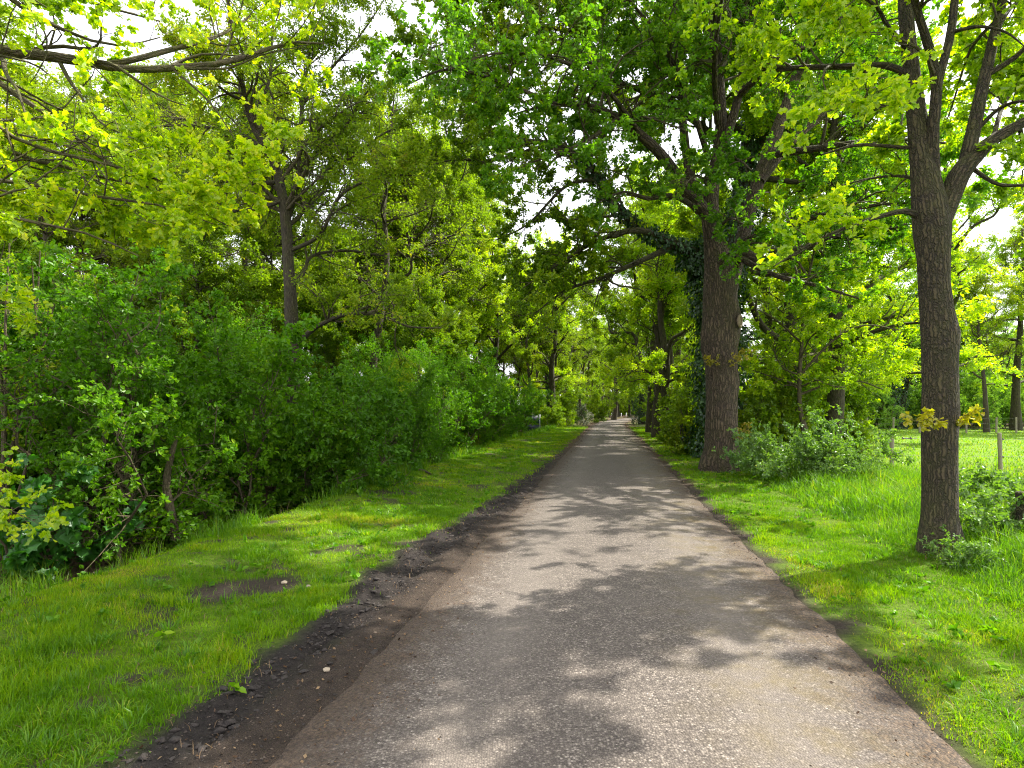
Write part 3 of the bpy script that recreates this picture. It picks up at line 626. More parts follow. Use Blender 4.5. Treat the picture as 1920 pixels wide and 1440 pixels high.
# ------------------------------------------------------------------ the near oak on the right verge
rng = np.random.default_rng(11)
bA = ground_at(1761, 6.4); gz = bA[2]
stA = []
tp, tr = limb((1758, 1040, 6.4, 76), (1760, 1015, 6.4, 64), (1761, 960, 6.4, 58), (1761, 860, 6.4, 57), (1762, 770, 6.4, 59), (1763, 700, 6.4, 58), (1760, 620, 6.4, 57), (1752, 540, 6.4, 50), (1750, 470, 6.4, 52), (1746, 415, 6.4, 62), (1735, 330, 6.42, 46), (1722, 240, 6.45, 34), (1708, 130, 6.5, 27), (1698, 20, 6.5, 24), (1690, -180, 6.6, 20), (1700, -420, 6.8, 15), (1690, -680, 7.0, 8))
tp[0, 2] = gz-.2; stA.append((tp, tr, 24, .5))
stA += [(*limb((1752, 430, 6.4, 34), (1749, 340, 6.38, 26), (1749, 250, 6.33, 20), (1756, 160, 6.25, 18), (1742, 90, 6.1, 16), (1720, 20, 6.0, 13), (1690, -120, 5.8, 10), (1640, -300, 5.6, 6)), 12, .7),
        (*limb((1756, 165, 6.28, 16), (1768, 120, 6.3, 14), (1783, 60, 6.35, 15), (1792, -20, 6.4, 13), (1810, -200, 6.6, 10), (1800, -420, 6.8, 5)), 10, .8),
        (*limb((1756, 425, 6.4, 44), (1775, 385, 6.4, 36), (1800, 325, 6.4, 36), (1826, 295, 6.4, 30), (1862, 262, 6.4, 22), (1922, 228, 6.35, 18), (1990, 190, 6.3, 15), (2100, 140, 6.2, 10), (2230, 100, 6.1, 5)), 14, .55),
        (*limb((1808, 320, 6.4, 26), (1824, 250, 6.45, 24), (1842, 165, 6.5, 20), (1866, 60, 6.6, 17), (1890, -60, 6.7, 13), (1900, -250, 6.8, 10), (1930, -450, 7.0, 5)), 12, .75),
        (*limb((1716, 152, 6.48, 15), (1690, 135, 6.5, 13), (1663, 123, 6.55, 12), (1580, 125, 6.8, 11), (1493, 127, 7.0, 9), (1420, 133, 7.2, 7), (1395, 110, 7.3, 4), (1330, 70, 7.4, 2)), 8, .8),
        (*limb((1722, 405, 6.4, 13), (1700, 396, 6.35, 11), (1672, 400, 6.3, 9), (1615, 417, 6.2, 8), (1547, 443, 6.0, 6), (1490, 475, 5.9, 4), (1450, 500, 5.8, 2)), 8, .8),
        (*limb((1730, 278, 6.4, 8), (1690, 276, 6.5, 7), (1610, 272, 6.7, 6), (1540, 290, 6.9, 3)), 7, .8),
        (*limb((1710, 100, 6.5, 10), (1665, 50, 6.3, 8), (1640, 10, 6.1, 6), (1560, -40, 5.8, 4)), 7, .8),
        (*limb((1700, -150, 6.6, 12), (1610, -230, 6.2, 9), (1480, -300, 5.8, 5), (1380, -330, 5.5, 2)), 7, .8),
        (*limb((1850, 140, 6.5, 12), (1900, 110, 6.4, 10), (1960, 60, 6.2, 7), (2080, 20, 5.9, 3)), 7, .8),
        (*limb((1880, -100, 6.7, 11), (2000, -200, 6.2, 8), (2150, -300, 5.6, 3)), 7, .8),
        (*limb((1745, -300, 6.75, 12), (1850, -480, 7.6, 8), (1960, -600, 8.5, 3)), 7, .8),
        (*limb((1692, -200, 6.6, 12), (1600, -420, 7.2, 8), (1500, -600, 8.0, 3)), 7, .8),
        (*limb((1700, -100, 6.6, 12), (1760, -350, 5.4, 8), (1800, -700, 4.4, 3)), 7, .8),
        (*limb((1692, -250, 6.65, 14), (1640, -330, 7.8, 11), (1590, -350, 9.2, 8), (1560, -330, 10.6, 5), (1540, -300, 11.8, 2)), 7, .85),
        (*limb((1692, -420, 6.8, 12), (1560, -480, 7.4, 9), (1420, -470, 8.0, 6), (1300, -440, 8.6, 3)), 7, .85),
        (*limb((1695, -520, 6.9, 10), (1700, -560, 8.2, 8), (1700, -520, 9.8, 5), (1710, -480, 11.4, 2)), 7, .85),
        (*limb((1645, -290, 5.6, 10), (1600, -420, 4.9, 7), (1500, -560, 4.3, 5), (1400, -760, 3.7, 2)), 7, .85),
        (*limb((1830, 245, 6.45, 9), (1872, 205, 6.3, 7), (1915, 190, 6.1, 5), (1960, 200, 5.9, 2)), 6, .85),
        (*limb((1785, 60, 6.35, 8), (1835, 50, 6.1, 6), (1885, 60, 5.9, 4), (1925, 90, 5.7, 2)), 6, .85),
        (*limb((1866, 60, 6.6, 9), (1900, 10, 7.0, 7), (1950, -20, 7.4, 4), (2000, -20, 7.8, 2)), 6, .85),
        (*limb((1862, 262, 6.4, 9), (1880, 200, 6.9, 7), (1915, 150, 7.4, 5), (1950, 110, 8, 2)), 6, .85),
        (*limb((1910, 232, 6.35, 9), (1925, 290, 6.7, 6), (1950, 360, 7.0, 4), (1960, 430, 7.2, 2)), 6, .85),
        (*limb((1712, 190, 6.47, 8), (1670, 200, 6.1, 6), (1610, 190, 5.8, 4), (1550, 210, 5.5, 2)), 6, .85),
        (*limb((1738, 345, 6.42, 8), (1690, 330, 6.9, 6), (1630, 335, 7.4, 4), (1570, 350, 7.8, 2)), 6, .85),
        (*limb((1815, 310, 6.4, 9), (1870, 345, 6.3, 7), (1930, 350, 6.2, 5), (1990, 380, 6.1, 2)), 6, .8)]
bumpsA = [(P(1788, 612, 6.35), .10, .055), (P(1797, 745, 6.4), .075, .085), (P(1795, 765, 6.4), .10, .04), (P(1765, 760, 6.2), .12, .02), (P(1728, 1030, 6.3), .16, .09), (P(1795, 1030, 6.35), .14, .08), (P(1752, 1040, 6.15), .15, .06), (P(1775, 1040, 6.2), .13, .06), (P(1762, 1030, 6.65), .15, .06)]
cam = np.array([0, 0, EYE])
def clipA(p):
    d = np.linalg.norm(p-cam, axis=1); px = CX+F_PX*p[:, 0]/np.maximum(p[:, 1], .1); py = HZ-F_PX*(p[:, 2]-EYE)/np.maximum(p[:, 1], .1)
    return (p[:, 1] > 2.4)&(p[:, 2] > 2.9)&~((px > 1100)&(px < 1690)&(py > 560)&(p[:, 1] < 9))
A, n = hero('oak_tree', 'nearest oak on the right verge, dark ridged trunk forking into three limbs', 'tree', bA, stA, M['oak_bright'], M['bark_a'], T_OAK0, rng,
            dict(d1=2.6, d2=4.8, d3=7.6, l1max=2.6, l2max=1.1, k3=3, k2=2, up=.2, clip=clipA, rough=.16, smin=.6, smax=1.0, thin=.31, nz=1.6), bumps=bumpsA)
print('A', n)
def sprig(parent, origin, pts, mat, rng, n=26, sp=.12, tmpl=None):
    b = Bark(); q, r = resample(np.array(pts), np.linspace(.006, .002, len(pts)), 8); b.add(q, r, 4)
    L, R = spawn(q[None], r[None], rng, 22, .2, 1, (30, 70), .4, .08, .25, 4, .3, .2, .6, .7, .1, 3); b.add(L, R, 3); so = b.build('sprig', M['bark_s'], parent, origin)
    a = twig_points(L, rng, 2); crown('sprig_leaves', a, mat, tmpl or T_OAK0, so, origin, rng, up=.8, smin=.45, smax=.8)
sprig(A, bA, [P(1742, 800, 6.2), P(1720, 790, 6.05), P(1692, 782, 6.0)], M['yellow'], rng)
sprig(A, bA, [P(1788, 812, 6.3), P(1806, 780, 6.2), P(1830, 776, 6.1)], M['yellow'], rng)
for (px, py, Y, r) in ((1780, 625, 6.22, .05),):
    pass

# ------------------------------------------------------------------ the big old oak
rng = np.random.default_rng(12); bB = ground_at(1353, 15.2)
Z = 15.2; stB = []
tp, tr = limb((1352, 890, Z, 82), (1352, 872, Z, 70), (1352, 830, Z, 60), (1353, 740, Z, 57), (1352, 690, Z, 58), (1351, 640, Z, 62), (1350, 570, Z, 62), (1349, 510, Z, 60), (1340, 460, Z, 38), (1334, 420, Z, 34), (1330, 385, Z, 32), (1340, 320, Z, 22), (1352, 230, Z, 20), (1345, 100, 15.4, 17), (1340, -60, 15.6, 13), (1350, -250, 15.8, 8))
tp[0, 2] = bB[2]-.25; stB.append((tp, tr, 24, .45))
stB += [(*limb((1330, 405, Z, 30), (1310, 385, 15.1, 28), (1283, 355, 14.9, 24), (1255, 310, 14.6, 21), (1225, 275, 14.3, 19), (1185, 240, 14.0, 16), (1155, 220, 13.7, 14), (1110, 200, 13.4, 11), (1040, 195, 13.0, 7), (960, 215, 12.7, 3)), 12, .7),
        (*limb((1322, 390, Z, 22), (1300, 350, 15.4, 20), (1287, 290, 15.6, 17), (1278, 215, 15.9, 15), (1262, 190, 16, 13), (1215, 170, 16, 11), (1150, 152, 15.8, 9), (1080, 90, 15.5, 6), (1000, 40, 15.2, 3)), 10, .7),
        (*limb((1280, 230, 15.8, 12), (1272, 140, 15.9, 11), (1266, 20, 16, 11), (1255, -120, 16.2, 8), (1230, -280, 16.4, 4)), 8, .75),
        (*limb((1362, 560, 15.3, 34), (1378, 500, 15.5, 28), (1392, 450, 15.7, 25), (1412, 370, 15.8, 24), (1440, 290, 15.8, 25), (1470, 210, 16.0, 21), (1500, 120, 16.2, 18), (1525, 30, 16.4, 15), (1560, -120, 16.6, 10), (1590, -260, 16.8, 5)), 14, .6),
        (*limb((1385, 470, 15.3, 24), (1430, 490, 15.0, 20), (1500, 470, 14.6, 17), (1560, 445, 14.2, 12), (1630, 440, 13.8, 8), (1700, 420, 13.4, 4)), 9, .75),
        (*limb((1342, 330, Z, 20), (1365, 250, 15.0, 18), (1385, 180, 14.8, 15), (1400, 90, 14.6, 12), (1420, -40, 14.4, 9), (1450, -180, 14.2, 4)), 9, .75),
        (*limb((1425, 340, 15.7, 18), (1480, 270, 15.9, 15), (1545, 215, 16.1, 12), (1620, 150, 16.3, 8), (1690, 90, 16.5, 4)), 9, .8),
        (*limb((1330, 300, Z, 12), (1290, 180, 14.4, 10), (1240, 80, 13.6, 8), (1180, 0, 12.8, 5), (1120, -60, 12.2, 2)), 7, .85),
        (*limb((1345, 120, 15.4, 13), (1300, 0, 14.6, 10), (1230, -100, 13.8, 7), (1150, -170, 13.0, 3)), 7, .85),
        (*limb((1340, -40, 15.6, 11), (1290, -200, 16.6, 7), (1240, -330, 17.4, 3)), 7, .85),
        (*limb((1320, 400, Z, 12), (1265, 368, 14.6, 10), (1215, 372, 14.0, 8), (1170, 360, 13.6, 5), (1120, 380, 13.2, 2)), 7, .8),
        (*limb((1160, 222, 13.7, 10), (1090, 270, 12.9, 7), (1010, 300, 12.2, 4), (940, 330, 11.7, 2)), 7, .85),
        (*limb((1200, 250, 14.1, 10), (1130, 160, 12.8, 8), (1040, 110, 11.8, 6), (930, 100, 11.0, 4), (840, 130, 10.4, 2)), 7, .85),
        (*limb((1500, 130, 16.2, 12), (1600, 20, 15.4, 8), (1700, -80, 14.8, 3)), 7, .85),
        (*limb((1390, 455, 15.4, 16), (1480, 420, 14.2, 13), (1560, 400, 12.9, 10), (1640, 385, 11.7, 7), (1710, 380, 10.7, 3)), 8, .8),
        (*limb((1440, 290, 15.8, 16), (1520, 280, 14.3, 13), (1600, 268, 12.7, 10), (1700, 262, 11.1, 6), (1790, 270, 10.0, 3)), 8, .8),
        (*limb((1385, 180, 14.8, 13), (1450, 120, 13.4, 11), (1530, 80, 12.0, 8), (1620, 50, 10.8, 5), (1700, 30, 9.8, 2)), 8, .8),
        (*limb((1380, 480, 15.3, 13), (1450, 515, 14.2, 10), (1530, 535, 13.1, 7), (1610, 560, 12.2, 3)), 8, .8),
        (*limb((1338, 440, 15.1, 8), (1350, 425, 14.3, 7), (1370, 410, 13.5, 5), (1395, 420, 12.8, 2)), 6, .85),
        (*limb((1345, 500, 15.0, 7), (1375, 470, 14.2, 6), (1420, 455, 13.4, 4), (1460, 470, 12.8, 2)), 6, .85),
        (*limb((1330, 360, 15.1, 8), (1322, 340, 14.2, 7), (1305, 330, 13.3, 5), (1285, 345, 12.6, 2)), 6, .85),
        (*limb((1345, 320, 15.1, 8), (1360, 300, 14.2, 7), (1385, 300, 13.2, 5), (1410, 320, 12.4, 2)), 6, .85),
        (*limb((1040, 195, 13.0, 9), (930, 150, 12.4, 7), (840, 130, 12.0, 5), (760, 160, 11.7, 2)), 7, .9),
        (*limb((1345, 230, 15.0, 12), (1340, 120, 13.6, 10), (1350, 20, 12.2, 7), (1370, -60, 11.0, 3)), 8, .8)]
bumpsB = [(P(1383, 605, 15.1), .30, .13), (P(1325, 640, 15.1), .30, .12), (P(1382, 720, 15.1), .22, .06), (P(1350, 690, 14.9), .3, .05), (P(1318, 885, 15.0), .42, .16), (P(1388, 882, 15.0), .42, .15), (P(1350, 890, 14.8), .35, .10), (P(1300, 640, 15.1), .2, .05)]
B_, n = hero('oak_tree', 'huge old oak with twin knotted trunks standing right at the lane', 'tree', bB, stB, M['oak_deep'], M['bark_b'], T_OAKM, rng,
             dict(d1=2.1, d2=3.9, d3=6.0, l1max=3.9, l2max=1.9, k3=3, k2=2, rough=.2, smin=.8, smax=1.35, thin=.39, clip=lambda p: (p[:, 2] > 3.6)), bumps=bumpsB)
print('B', n)
sprig(B_, bB, [P(1360, 690, 14.85), P(1385, 670, 14.5), P(1402, 660, 14.3)], M['rusty'], rng, 30)
sprig(B_, bB, [P(1352, 690, 14.8), P(1335, 676, 14.6), P(1325, 672, 14.5)], M['rusty'], rng, 20)
sprig(B_, bB, [P(1378, 840, 14.9), P(1392, 815, 14.7), P(1405, 800, 14.5)], M['rusty'], rng, 30)
def ring_scar(parent, origin, c, r, toward, name='knot'):
    c = np.array(c); z = nrm(np.array(toward, float)); x = nrm(np.cross([0, 0, 1.], z)); y = np.cross(z, x); a = np.linspace(0, 2*PI, 15)
    pts = np.array([c+x*r*.75*math.cos(t)+y*r*1.1*math.sin(t) for t in a]); b = Bark(); b.add(pts, np.full(15, r*.28), 6)
    disc = np.array([c-z*.03, c+z*.012]); b.add(np.array([c-z*.05, c, c+z*.004]), np.array([r*.75, r*.72, .002]), 12); b.build(name, M['cut'], parent, origin)
ring_scar(B_, bB, P(1383, 604, 14.98)+np.array([.0, -.16, 0]), .13, (.75, -.65, 0)); ring_scar(B_, bB, P(1376, 720, 14.93)+np.array([0, -.02, 0]), .09, (.5, -.85, 0))

# ------------------------------------------------------------------ the ivy clad oak behind it
rng = np.random.default_rng(13); Z = 19.0; bC = ground_at(1352, Z)
tC = limb((1350, 870, Z, 66), (1350, 840, Z, 56), (1352, 740, Z, 50), (1350, 640, Z, 48), (1345, 560, Z, 42), (1330, 500, Z, 32), (1290, 470, 18.8, 22), (1240, 448, 18.5, 17), (1190, 420, 18.2, 14), (1150, 380, 17.8, 12), (1120, 330, 17.5, 11), (1085, 292, 17.2, 13), (1030, 270, 16.8, 10), (950, 262, 16.2, 7), (880, 275, 15.7, 3))
tC[0][0, 2] = bC[2]-.2; stC = [(*tC, 16, .5)]
up = limb((1345, 560, Z, 40), (1375, 470, 19.2, 34), (1395, 380, 19.5, 28), (1400, 280, 19.8, 22), (1420, 150, 20, 18), (1430, 0, 20.2, 13), (1450, -150, 20.4, 6)); stC.append((*up, 14, .6))
lowl = limb((1245, 448, 18.5, 14), (1200, 432, 18, 12), (1150, 440, 17.4, 10), (1100, 462, 16.8, 7), (1040, 500, 16.2, 4), (980, 540, 15.6, 2)); stC.append((*lowl, 8, .8))
stC += [(*limb((1275, 455, 18.7, 13), (1200, 490, 18.2, 10), (1130, 520, 17.6, 8), (1060, 545, 17.0, 5), (1000, 590, 16.4, 2)), 7, .8),
        (*limb((1120, 335, 17.5, 8), (1060, 350, 16.8, 6), (990, 420, 16.2, 4), (930, 450, 15.8, 2)), 7, .8),
        (*limb((1398, 350, 19.5, 18), (1330, 250, 19.8, 14), (1240, 190, 20, 10), (1150, 150, 20.2, 6), (1060, 120, 20.4, 3)), 8, .8),
        (*limb((1400, 300, 19.7, 16), (1470, 220, 20, 12), (1560, 150, 20.4, 8), (1640, 110, 20.8, 3)), 8, .8),
        (*limb((1398, 260, 19.8, 16), (1250, 110, 18.7, 12), (1080, 60, 17.2, 9), (940, 50, 15.8, 6), (810, 90, 14.8, 3)), 8, .85),
        (*limb((1428, 40, 20.1, 13), (1230, -60, 18.5, 10), (1020, -70, 16.8, 7), (850, -30, 15.4, 3)), 8, .85),
        (*limb((1030, 270, 16.8, 8), (930, 300, 16.0, 6), (850, 300, 15.4, 4), (780, 320, 15.0, 2)), 7, .9),
        (*limb((1425, 120, 20, 12), (1340, 20, 20, 9), (1240, -60, 19.8, 4)), 7, .8),
        (*limb((1400, 330, 19.6, 14), (1480, 340, 19, 10), (1560, 350, 18.6, 6), (1640, 380, 18.2, 3)), 7, .8)]
C_, n = hero('oak_tree', 'ivy clad oak behind the huge oak, its dark limb leaning over the lane', 'tree', bC, stC, M['oak'], M['bark_w'], T_OAKM, rng,
             dict(d1=2.1, d2=3.8, d3=6.0, l1max=4.2, l2max=1.9, k3=3, k2=2, smin=.9, smax=1.4, thin=.38, clip=lambda p: p[:, 2] > 3.3))
print('C', n)
k = 12
ivy_on('ivy', tC[0][:7], tC[1][:7], C_, bC, rng, 620, .85); ivy_on('ivy', tC[0][5:k], tC[1][5:k], C_, bC, rng, 420, .22); ivy_on('ivy', up[0][:5], up[1][:5], C_, bC, rng, 400, .45)
B_ivy = None

# ------------------------------------------------------------------ the big tree in the left wood edge
rng = np.random.default_rng(14); Z = 14.0; bD = ground_at(548, Z)
tD = limb((550, 935, Z, 38), (549, 800, Z, 27), (548, 700, Z, 25), (547, 620, Z, 25), (545, 560, Z, 23), (541, 500, Z, 20), (538, 440, Z, 20), (533, 390, Z, 18), (525, 345, Z, 17), (512, 300, Z, 15), (488, 262, 13.8, 12), (466, 215, 13.6, 10), (455, 160, 13.4, 9), (440, 100, 13.2, 7), (430, 20, 13, 5), (415, -80, 12.8, 2))
tD[0][0, 2] = bD[2]-.3; stD = [(*tD, 18, .55)]
for l in (((537, 415, Z, 14), (556, 350, 14.1, 13), (566, 310, 14.2, 12), (600, 285, 14.3, 10), (632, 258, 14.4, 8), (655, 225, 14.5, 6), (690, 170, 14.6, 3)),
          ((560, 330, 14.1, 9), (562, 260, 14.3, 8), (568, 190, 14.5, 7), (580, 100, 14.7, 5), (590, 0, 14.9, 3)),
          ((549, 650, Z, 13), (570, 632, 13.9, 11), (595, 612, 13.7, 9), (640, 592, 13.4, 8), (690, 588, 13.2, 7), (735, 600, 13, 6), (770, 613, 12.8, 4), (830, 615, 12.6, 2)),
          ((545, 540, Z, 9), (570, 510, 14.2, 8), (585, 480, 14.4, 6), (650, 470, 14.6, 5), (720, 480, 14.8, 3)),
          ((530, 375, Z, 9), (490, 390, 13.6, 7), (440, 396, 13.2, 5), (390, 420, 12.8, 2)),
          ((522, 340, Z, 9), (480, 345, 14.2, 7), (420, 340, 14.4, 5), (350, 350, 14.6, 2)),
          ((508, 295, Z, 9), (460, 255, 14.4, 7), (400, 240, 14.8, 6), (330, 235, 15.2, 4), (290, 240, 15.5, 2)),
          ((545, 470, Z, 8), (600, 440, 13.6, 7), (640, 365, 13.4, 6), (720, 330, 13.2, 4), (790, 330, 13, 2)),
          ((460, 190, 13.5, 7), (420, 170, 13, 5), (370, 120, 12.6, 4), (330, 60, 12.2, 2)),
          ((470, 230, 13.6, 7), (505, 150, 13.9, 6), (510, 70, 14.2, 5), (520, -30, 14.5, 2)),
          ((565, 200, 14.5, 6), (620, 130, 14.8, 5), (680, 60, 15.2, 3), (720, 0, 15.5, 2)),
          ((600, 285, 14.3, 7), (650, 300, 14.2, 5), (720, 250, 14, 4), (780, 230, 13.8, 2))):
    stD.append((*limb(*l), 8, .85))
D_, n = hero('oak_tree', 'thinly leaved oak rising behind the left hedge with crooked bare limbs', 'tree', bD, stD, M['wood_leaf'], M['bark_w'], T_SMALL, rng,
             dict(d1=2.6, d2=4.8, d3=6.4, l1max=2.8, l2max=1.4, k3=3, k2=2, thin=.33, smin=.9, smax=1.5))
print('D', n)

# ------------------------------------------------------------------ the oak whose limbs reach in from the left
rng = np.random.default_rng(15); bE = np.array([-6.6, 4.6, float(ground_z(-6.6, 4.6))])
tE = (np.array([bE+[0, 0, -.2], bE+[.02, 0, 1.2], bE+[.05, 0, 2.6], bE+[0, .1, 4.2], bE+[-.1, .1, 6], bE+[.1, .2, 8], bE+[.0, .3, 10]]), np.array([.36, .27, .25, .23, .17, .11, .04]))
stE = [(*tE, 16, .4)]
j = bE+np.array([0, 0, 4.1])
def fromE(h, *pts, r0=None):
    a, r = limb(*pts); s0 = bE+np.array([.0, .05, h]); return np.vstack([s0, a]), np.concatenate([[r0 or r[0]*1.25], r])
stE += [(*fromE(3.6, (-160, 98, 5.0, 26), (0, 97, 5.2, 20), (60, 103, 5.2, 19), (130, 110, 5.25, 18), (190, 122, 5.3, 16), (240, 131, 5.35, 13), (330, 127, 5.5, 12), (420, 118, 5.6, 10), (490, 97, 5.75, 8), (535, 80, 5.8, 6), (610, 82, 5.9, 3)), 12, .85),
        (*limb((205, 120, 5.32, 12), (250, 112, 5.4, 11), (310, 96, 5.6, 10), (370, 80, 5.8, 8), (420, 62, 6.0, 6), (470, 30, 6.2, 3)), 8, .85),
        (*fromE(3.0, (-120, 120, 4.7, 16), (0, 165, 4.8, 11), (50, 190, 4.85, 10), (110, 230, 4.9, 8), (180, 290, 5.0, 6), (260, 340, 5.1, 4), (330, 385, 5.2, 3)), 8, .75),
        (*fromE(2.4, (-120, 330, 4.5, 13), (0, 340, 4.6, 8), (90, 350, 4.7, 7), (190, 370, 4.8, 6), (300, 385, 4.9, 4), (400, 420, 5.0, 2)), 8, .75),
        (*fromE(2.0, (-120, 400, 4.4, 13), (0, 405, 4.4, 7), (80, 420, 4.5, 6), (170, 440, 4.6, 4), (260, 480, 4.7, 2)), 8, .75),
        (*fromE(4.4, (-100, -60, 4.7, 14), (40, 20, 4.9, 9), (90, 40, 5, 8), (150, 70, 5.1, 6), (230, 85, 5.2, 4), (300, 70, 5.4, 2)), 8, .75),
        (*limb((110, 112, 5.25, 8), (130, 150, 5.2, 7), (148, 175, 5.15, 5), (190, 230, 5.0, 4), (250, 260, 4.9, 2)), 6, .9),
        (*limb((320, 127, 5.5, 5), (360, 160, 5.4, 4), (400, 200, 5.4, 3), (440, 260, 5.4, 2)), 6, .9),
        (*fromE(5.5, (-100, -200, 5.0, 14), (60, -160, 5.2, 9), (200, -130, 5.4, 6), (340, -80, 5.6, 3)), 8, .75),
        (*fromE(5.0, (-150, -150, 6.5, 14), (30, -60, 7.2, 9), (160, 0, 7.8, 6), (300, 40, 8.4, 3)), 8, .75),
        (*fromE(2.7, (-120, 230, 4.6, 13), (0, 250, 4.7, 8), (100, 285, 4.8, 7), (210, 310, 4.9, 5), (320, 345, 5.0, 4), (430, 390, 5.1, 2)), 8, .75),
        (*fromE(2.2, (-120, 300, 4.9, 13), (60, 300, 5.1, 8), (180, 330, 5.2, 6), (300, 360, 5.3, 4), (440, 430, 5.4, 2)), 8, .75),
        (*fromE(1.6, (-160, 560, 4.5, 12), (-60, 560, 4.5, 7), (20, 570, 4.6, 3)), 6, .6)]
def clipE(p):
    py = HZ-F_PX*(p[:, 2]-EYE)/np.maximum(p[:, 1], .1); px = CX+F_PX*p[:, 0]/np.maximum(p[:, 1], .1)
    return (p[:, 1] > 3.2)&(py < 455+40*np.sin(px*.02+p[:, 1]*3))&~((py > 20)&(py < 235)&(rng.random(len(p)) < .6))&(p[:, 2] > 2.6-.1*rng.random(len(p)))&(px < 640)
E_, n = hero('oak_tree', 'oak just outside the left edge, mossy limb and bright leaves hanging in', 'tree', bE, stE, M['oak_bright'], M['bark_m'], T_OAK0, rng,
             dict(d1=2.4, d2=3.8, d3=6.5, l1max=1.5, l2max=.9, k3=5, k2=3, up=.1, grav=.25, thin=.45, smin=.42, smax=.80, clip=clipE, nz=1.1))
print('E', n)
sprig(E_, bE, [np.array([-6.4, 4.5, .6]), P(-60, 950, 4.45), P(30, 960, 4.4), P(80, 985, 4.35)], M['oak_bright'], rng, 30)
sprig(E_, bE, [np.array([-6.4, 4.5, .9]), P(-80, 890, 4.4), P(-10, 900, 4.4), P(30, 930, 4.3)], M['oak_bright'], rng, 30)
sprig(E_, bE, [np.array([-6.4, 4.5, 1.6]), P(-60, 560, 4.4), P(10, 540, 4.5), P(40, 590, 4.5)], M['oak_bright'], rng, 30)

# ------------------------------------------------------------------ tree prototypes, then every copy its own thing
OFF = (0, 0, -60)
def proto(seed, H, r, leafmat, bark, tmpl, p, **kw):
    rng = np.random.default_rng(seed); st = auto_stems(rng, H, r, **kw)
    root, n = hero(p.pop('name'), 'x', 'tree', (0, 0, 0), st, leafmat, bark, tmpl, rng, p); print('proto', n); return root
placed = set()
def put(root, px, Y, label, group=None, sc=1.0, rz=None, xy=None, dz=0):
    x, y = xy if xy is not None else ((px-CX)/F_PX*Y, Y)
    rz = RNG.random()*2*PI if rz is None else rz; loc = (x, y, float(ground_z(x, y))+dz)
    if root.name not in placed:
        placed.add(root.name); root.location = loc; root.rotation_euler = (0, 0, rz); root.scale = (sc,)*3; root['label'] = label
        if group: root['group'] = group
        return root
    o = copy_thing(root, loc, rz, sc, label, group)
    if not group and 'group' in o: del o['group']
    return o
TO1 = proto(21, 15, .30, M['oak'], M['bark_w'], T_WOOD, dict(name='oak_tree', d1=1.7, d2=3.4, d3=5.0, l1max=3.4, l2max=1.8, k3=3, k2=2, thin=.37), fork=.28, nl=8, spread=.42, low=3, lowlen=.28)
TO2 = proto(22, 14, .26, M['oak_bright'], M['bark_w'], T_WOOD, dict(name='oak_tree', d1=1.7, d2=3.4, d3=5.0, l1max=3.4, l2max=1.8, k3=3, k2=2, thin=.37), fork=.30, nl=8, spread=.42, low=4, lowlen=.24)
TW1 = proto(23, 15, .17, M['wood_leaf'], M['bark_w'], T_SMALL, dict(name='woodland_tree', d1=2.3, d2=4.8, d3=6.2, l1max=2.8, l2max=1.4, k3=3, k2=1, thin=.41, smin=1.3, smax=2.2), fork=.25, nl=9, spread=.27)
TW2 = proto(24, 16, .20, M['wood_leaf'], M['bark_w'], T_SMALL, dict(name='woodland_tree', d1=2.4, d2=4.8, d3=6.0, l1max=2.8, l2max=1.4, k3=2, k2=1, thin=.45, smin=1.3, smax=2.2), fork=.3, nl=8, spread=.33)
TW3 = proto(25, 13, .15, M['oak'], M['bark_w'], T_WOOD, dict(name='woodland_tree', d1=2.3, d2=4.4, d3=5.6, l1max=2.6, l2max=1.3, k3=3, k2=2, thin=.33), fork=.10, nl=11, spread=.28, low=4, lowlen=.2)
TF1 = proto(26, 13, .22, M['hazed_leaf'], M['bark_w'], T_FAR, dict(name='field_tree', d1=1.2, d2=2.6, d3=3.6, l1max=3, l2max=1.5, k3=2, k2=1, thin=.33), fork=.14, nl=9, spread=.42, low=4, lowlen=.3)
TP = proto(27, 17, .17, M['pine'], M['bark_p'], T_PINE, dict(name='pine_tree', d1=1.2, d2=3.0, d3=3.0, l1max=1.6, l2max=.7, k3=2, k2=2, mossy=0, smin=.9, smax=1.6), fork=.48, nl=9, spread=.16, lean=.01)
rng = np.random.default_rng(16); Z = 17; bT = ground_at(1505, Z)
tT = limb((1512, 850, Z, 13), (1508, 800, Z, 11), (1500, 770, Z, 8), (1499, 720, Z, 7), (1502, 660, Z, 7), (1508, 580, 17, 6), (1520, 500, 17.2, 5), (1540, 420, 17.4, 3)); tT[0][0, 2] = bT[2]-.1
stT = [(*tT, 10, .8)]
for l in (((1503, 700, Z, 5), (1560, 640, 16.6, 4), (1620, 610, 16.2, 3), (1690, 620, 15.8, 2)), ((1500, 640, Z, 5), (1455, 600, 16.6, 4), (1420, 580, 16.2, 2)), ((1505, 600, Z, 5), (1570, 540, 17.6, 4), (1640, 520, 18.2, 2)), ((1500, 730, Z, 5), (1450, 700, 17.4, 3), (1415, 690, 17.6, 2)),
          ((1500, 740, Z, 5), (1555, 720, 16.8, 4), (1610, 715, 16.6, 3), (1655, 730, 16.4, 2)), ((1515, 520, Z, 5), (1480, 470, 17.2, 4), (1440, 450, 17.4, 2)), ((1520, 520, Z, 5), (1590, 460, 17, 4), (1660, 440, 16.8, 2)), ((1502, 670, Z, 5), (1540, 660, 18.4, 4), (1600, 650, 19.4, 2)), ((1500, 600, Z, 5), (1530, 580, 15.6, 4), (1580, 570, 14.6, 2))):
    stT.append((*limb(*l), 6, .9))
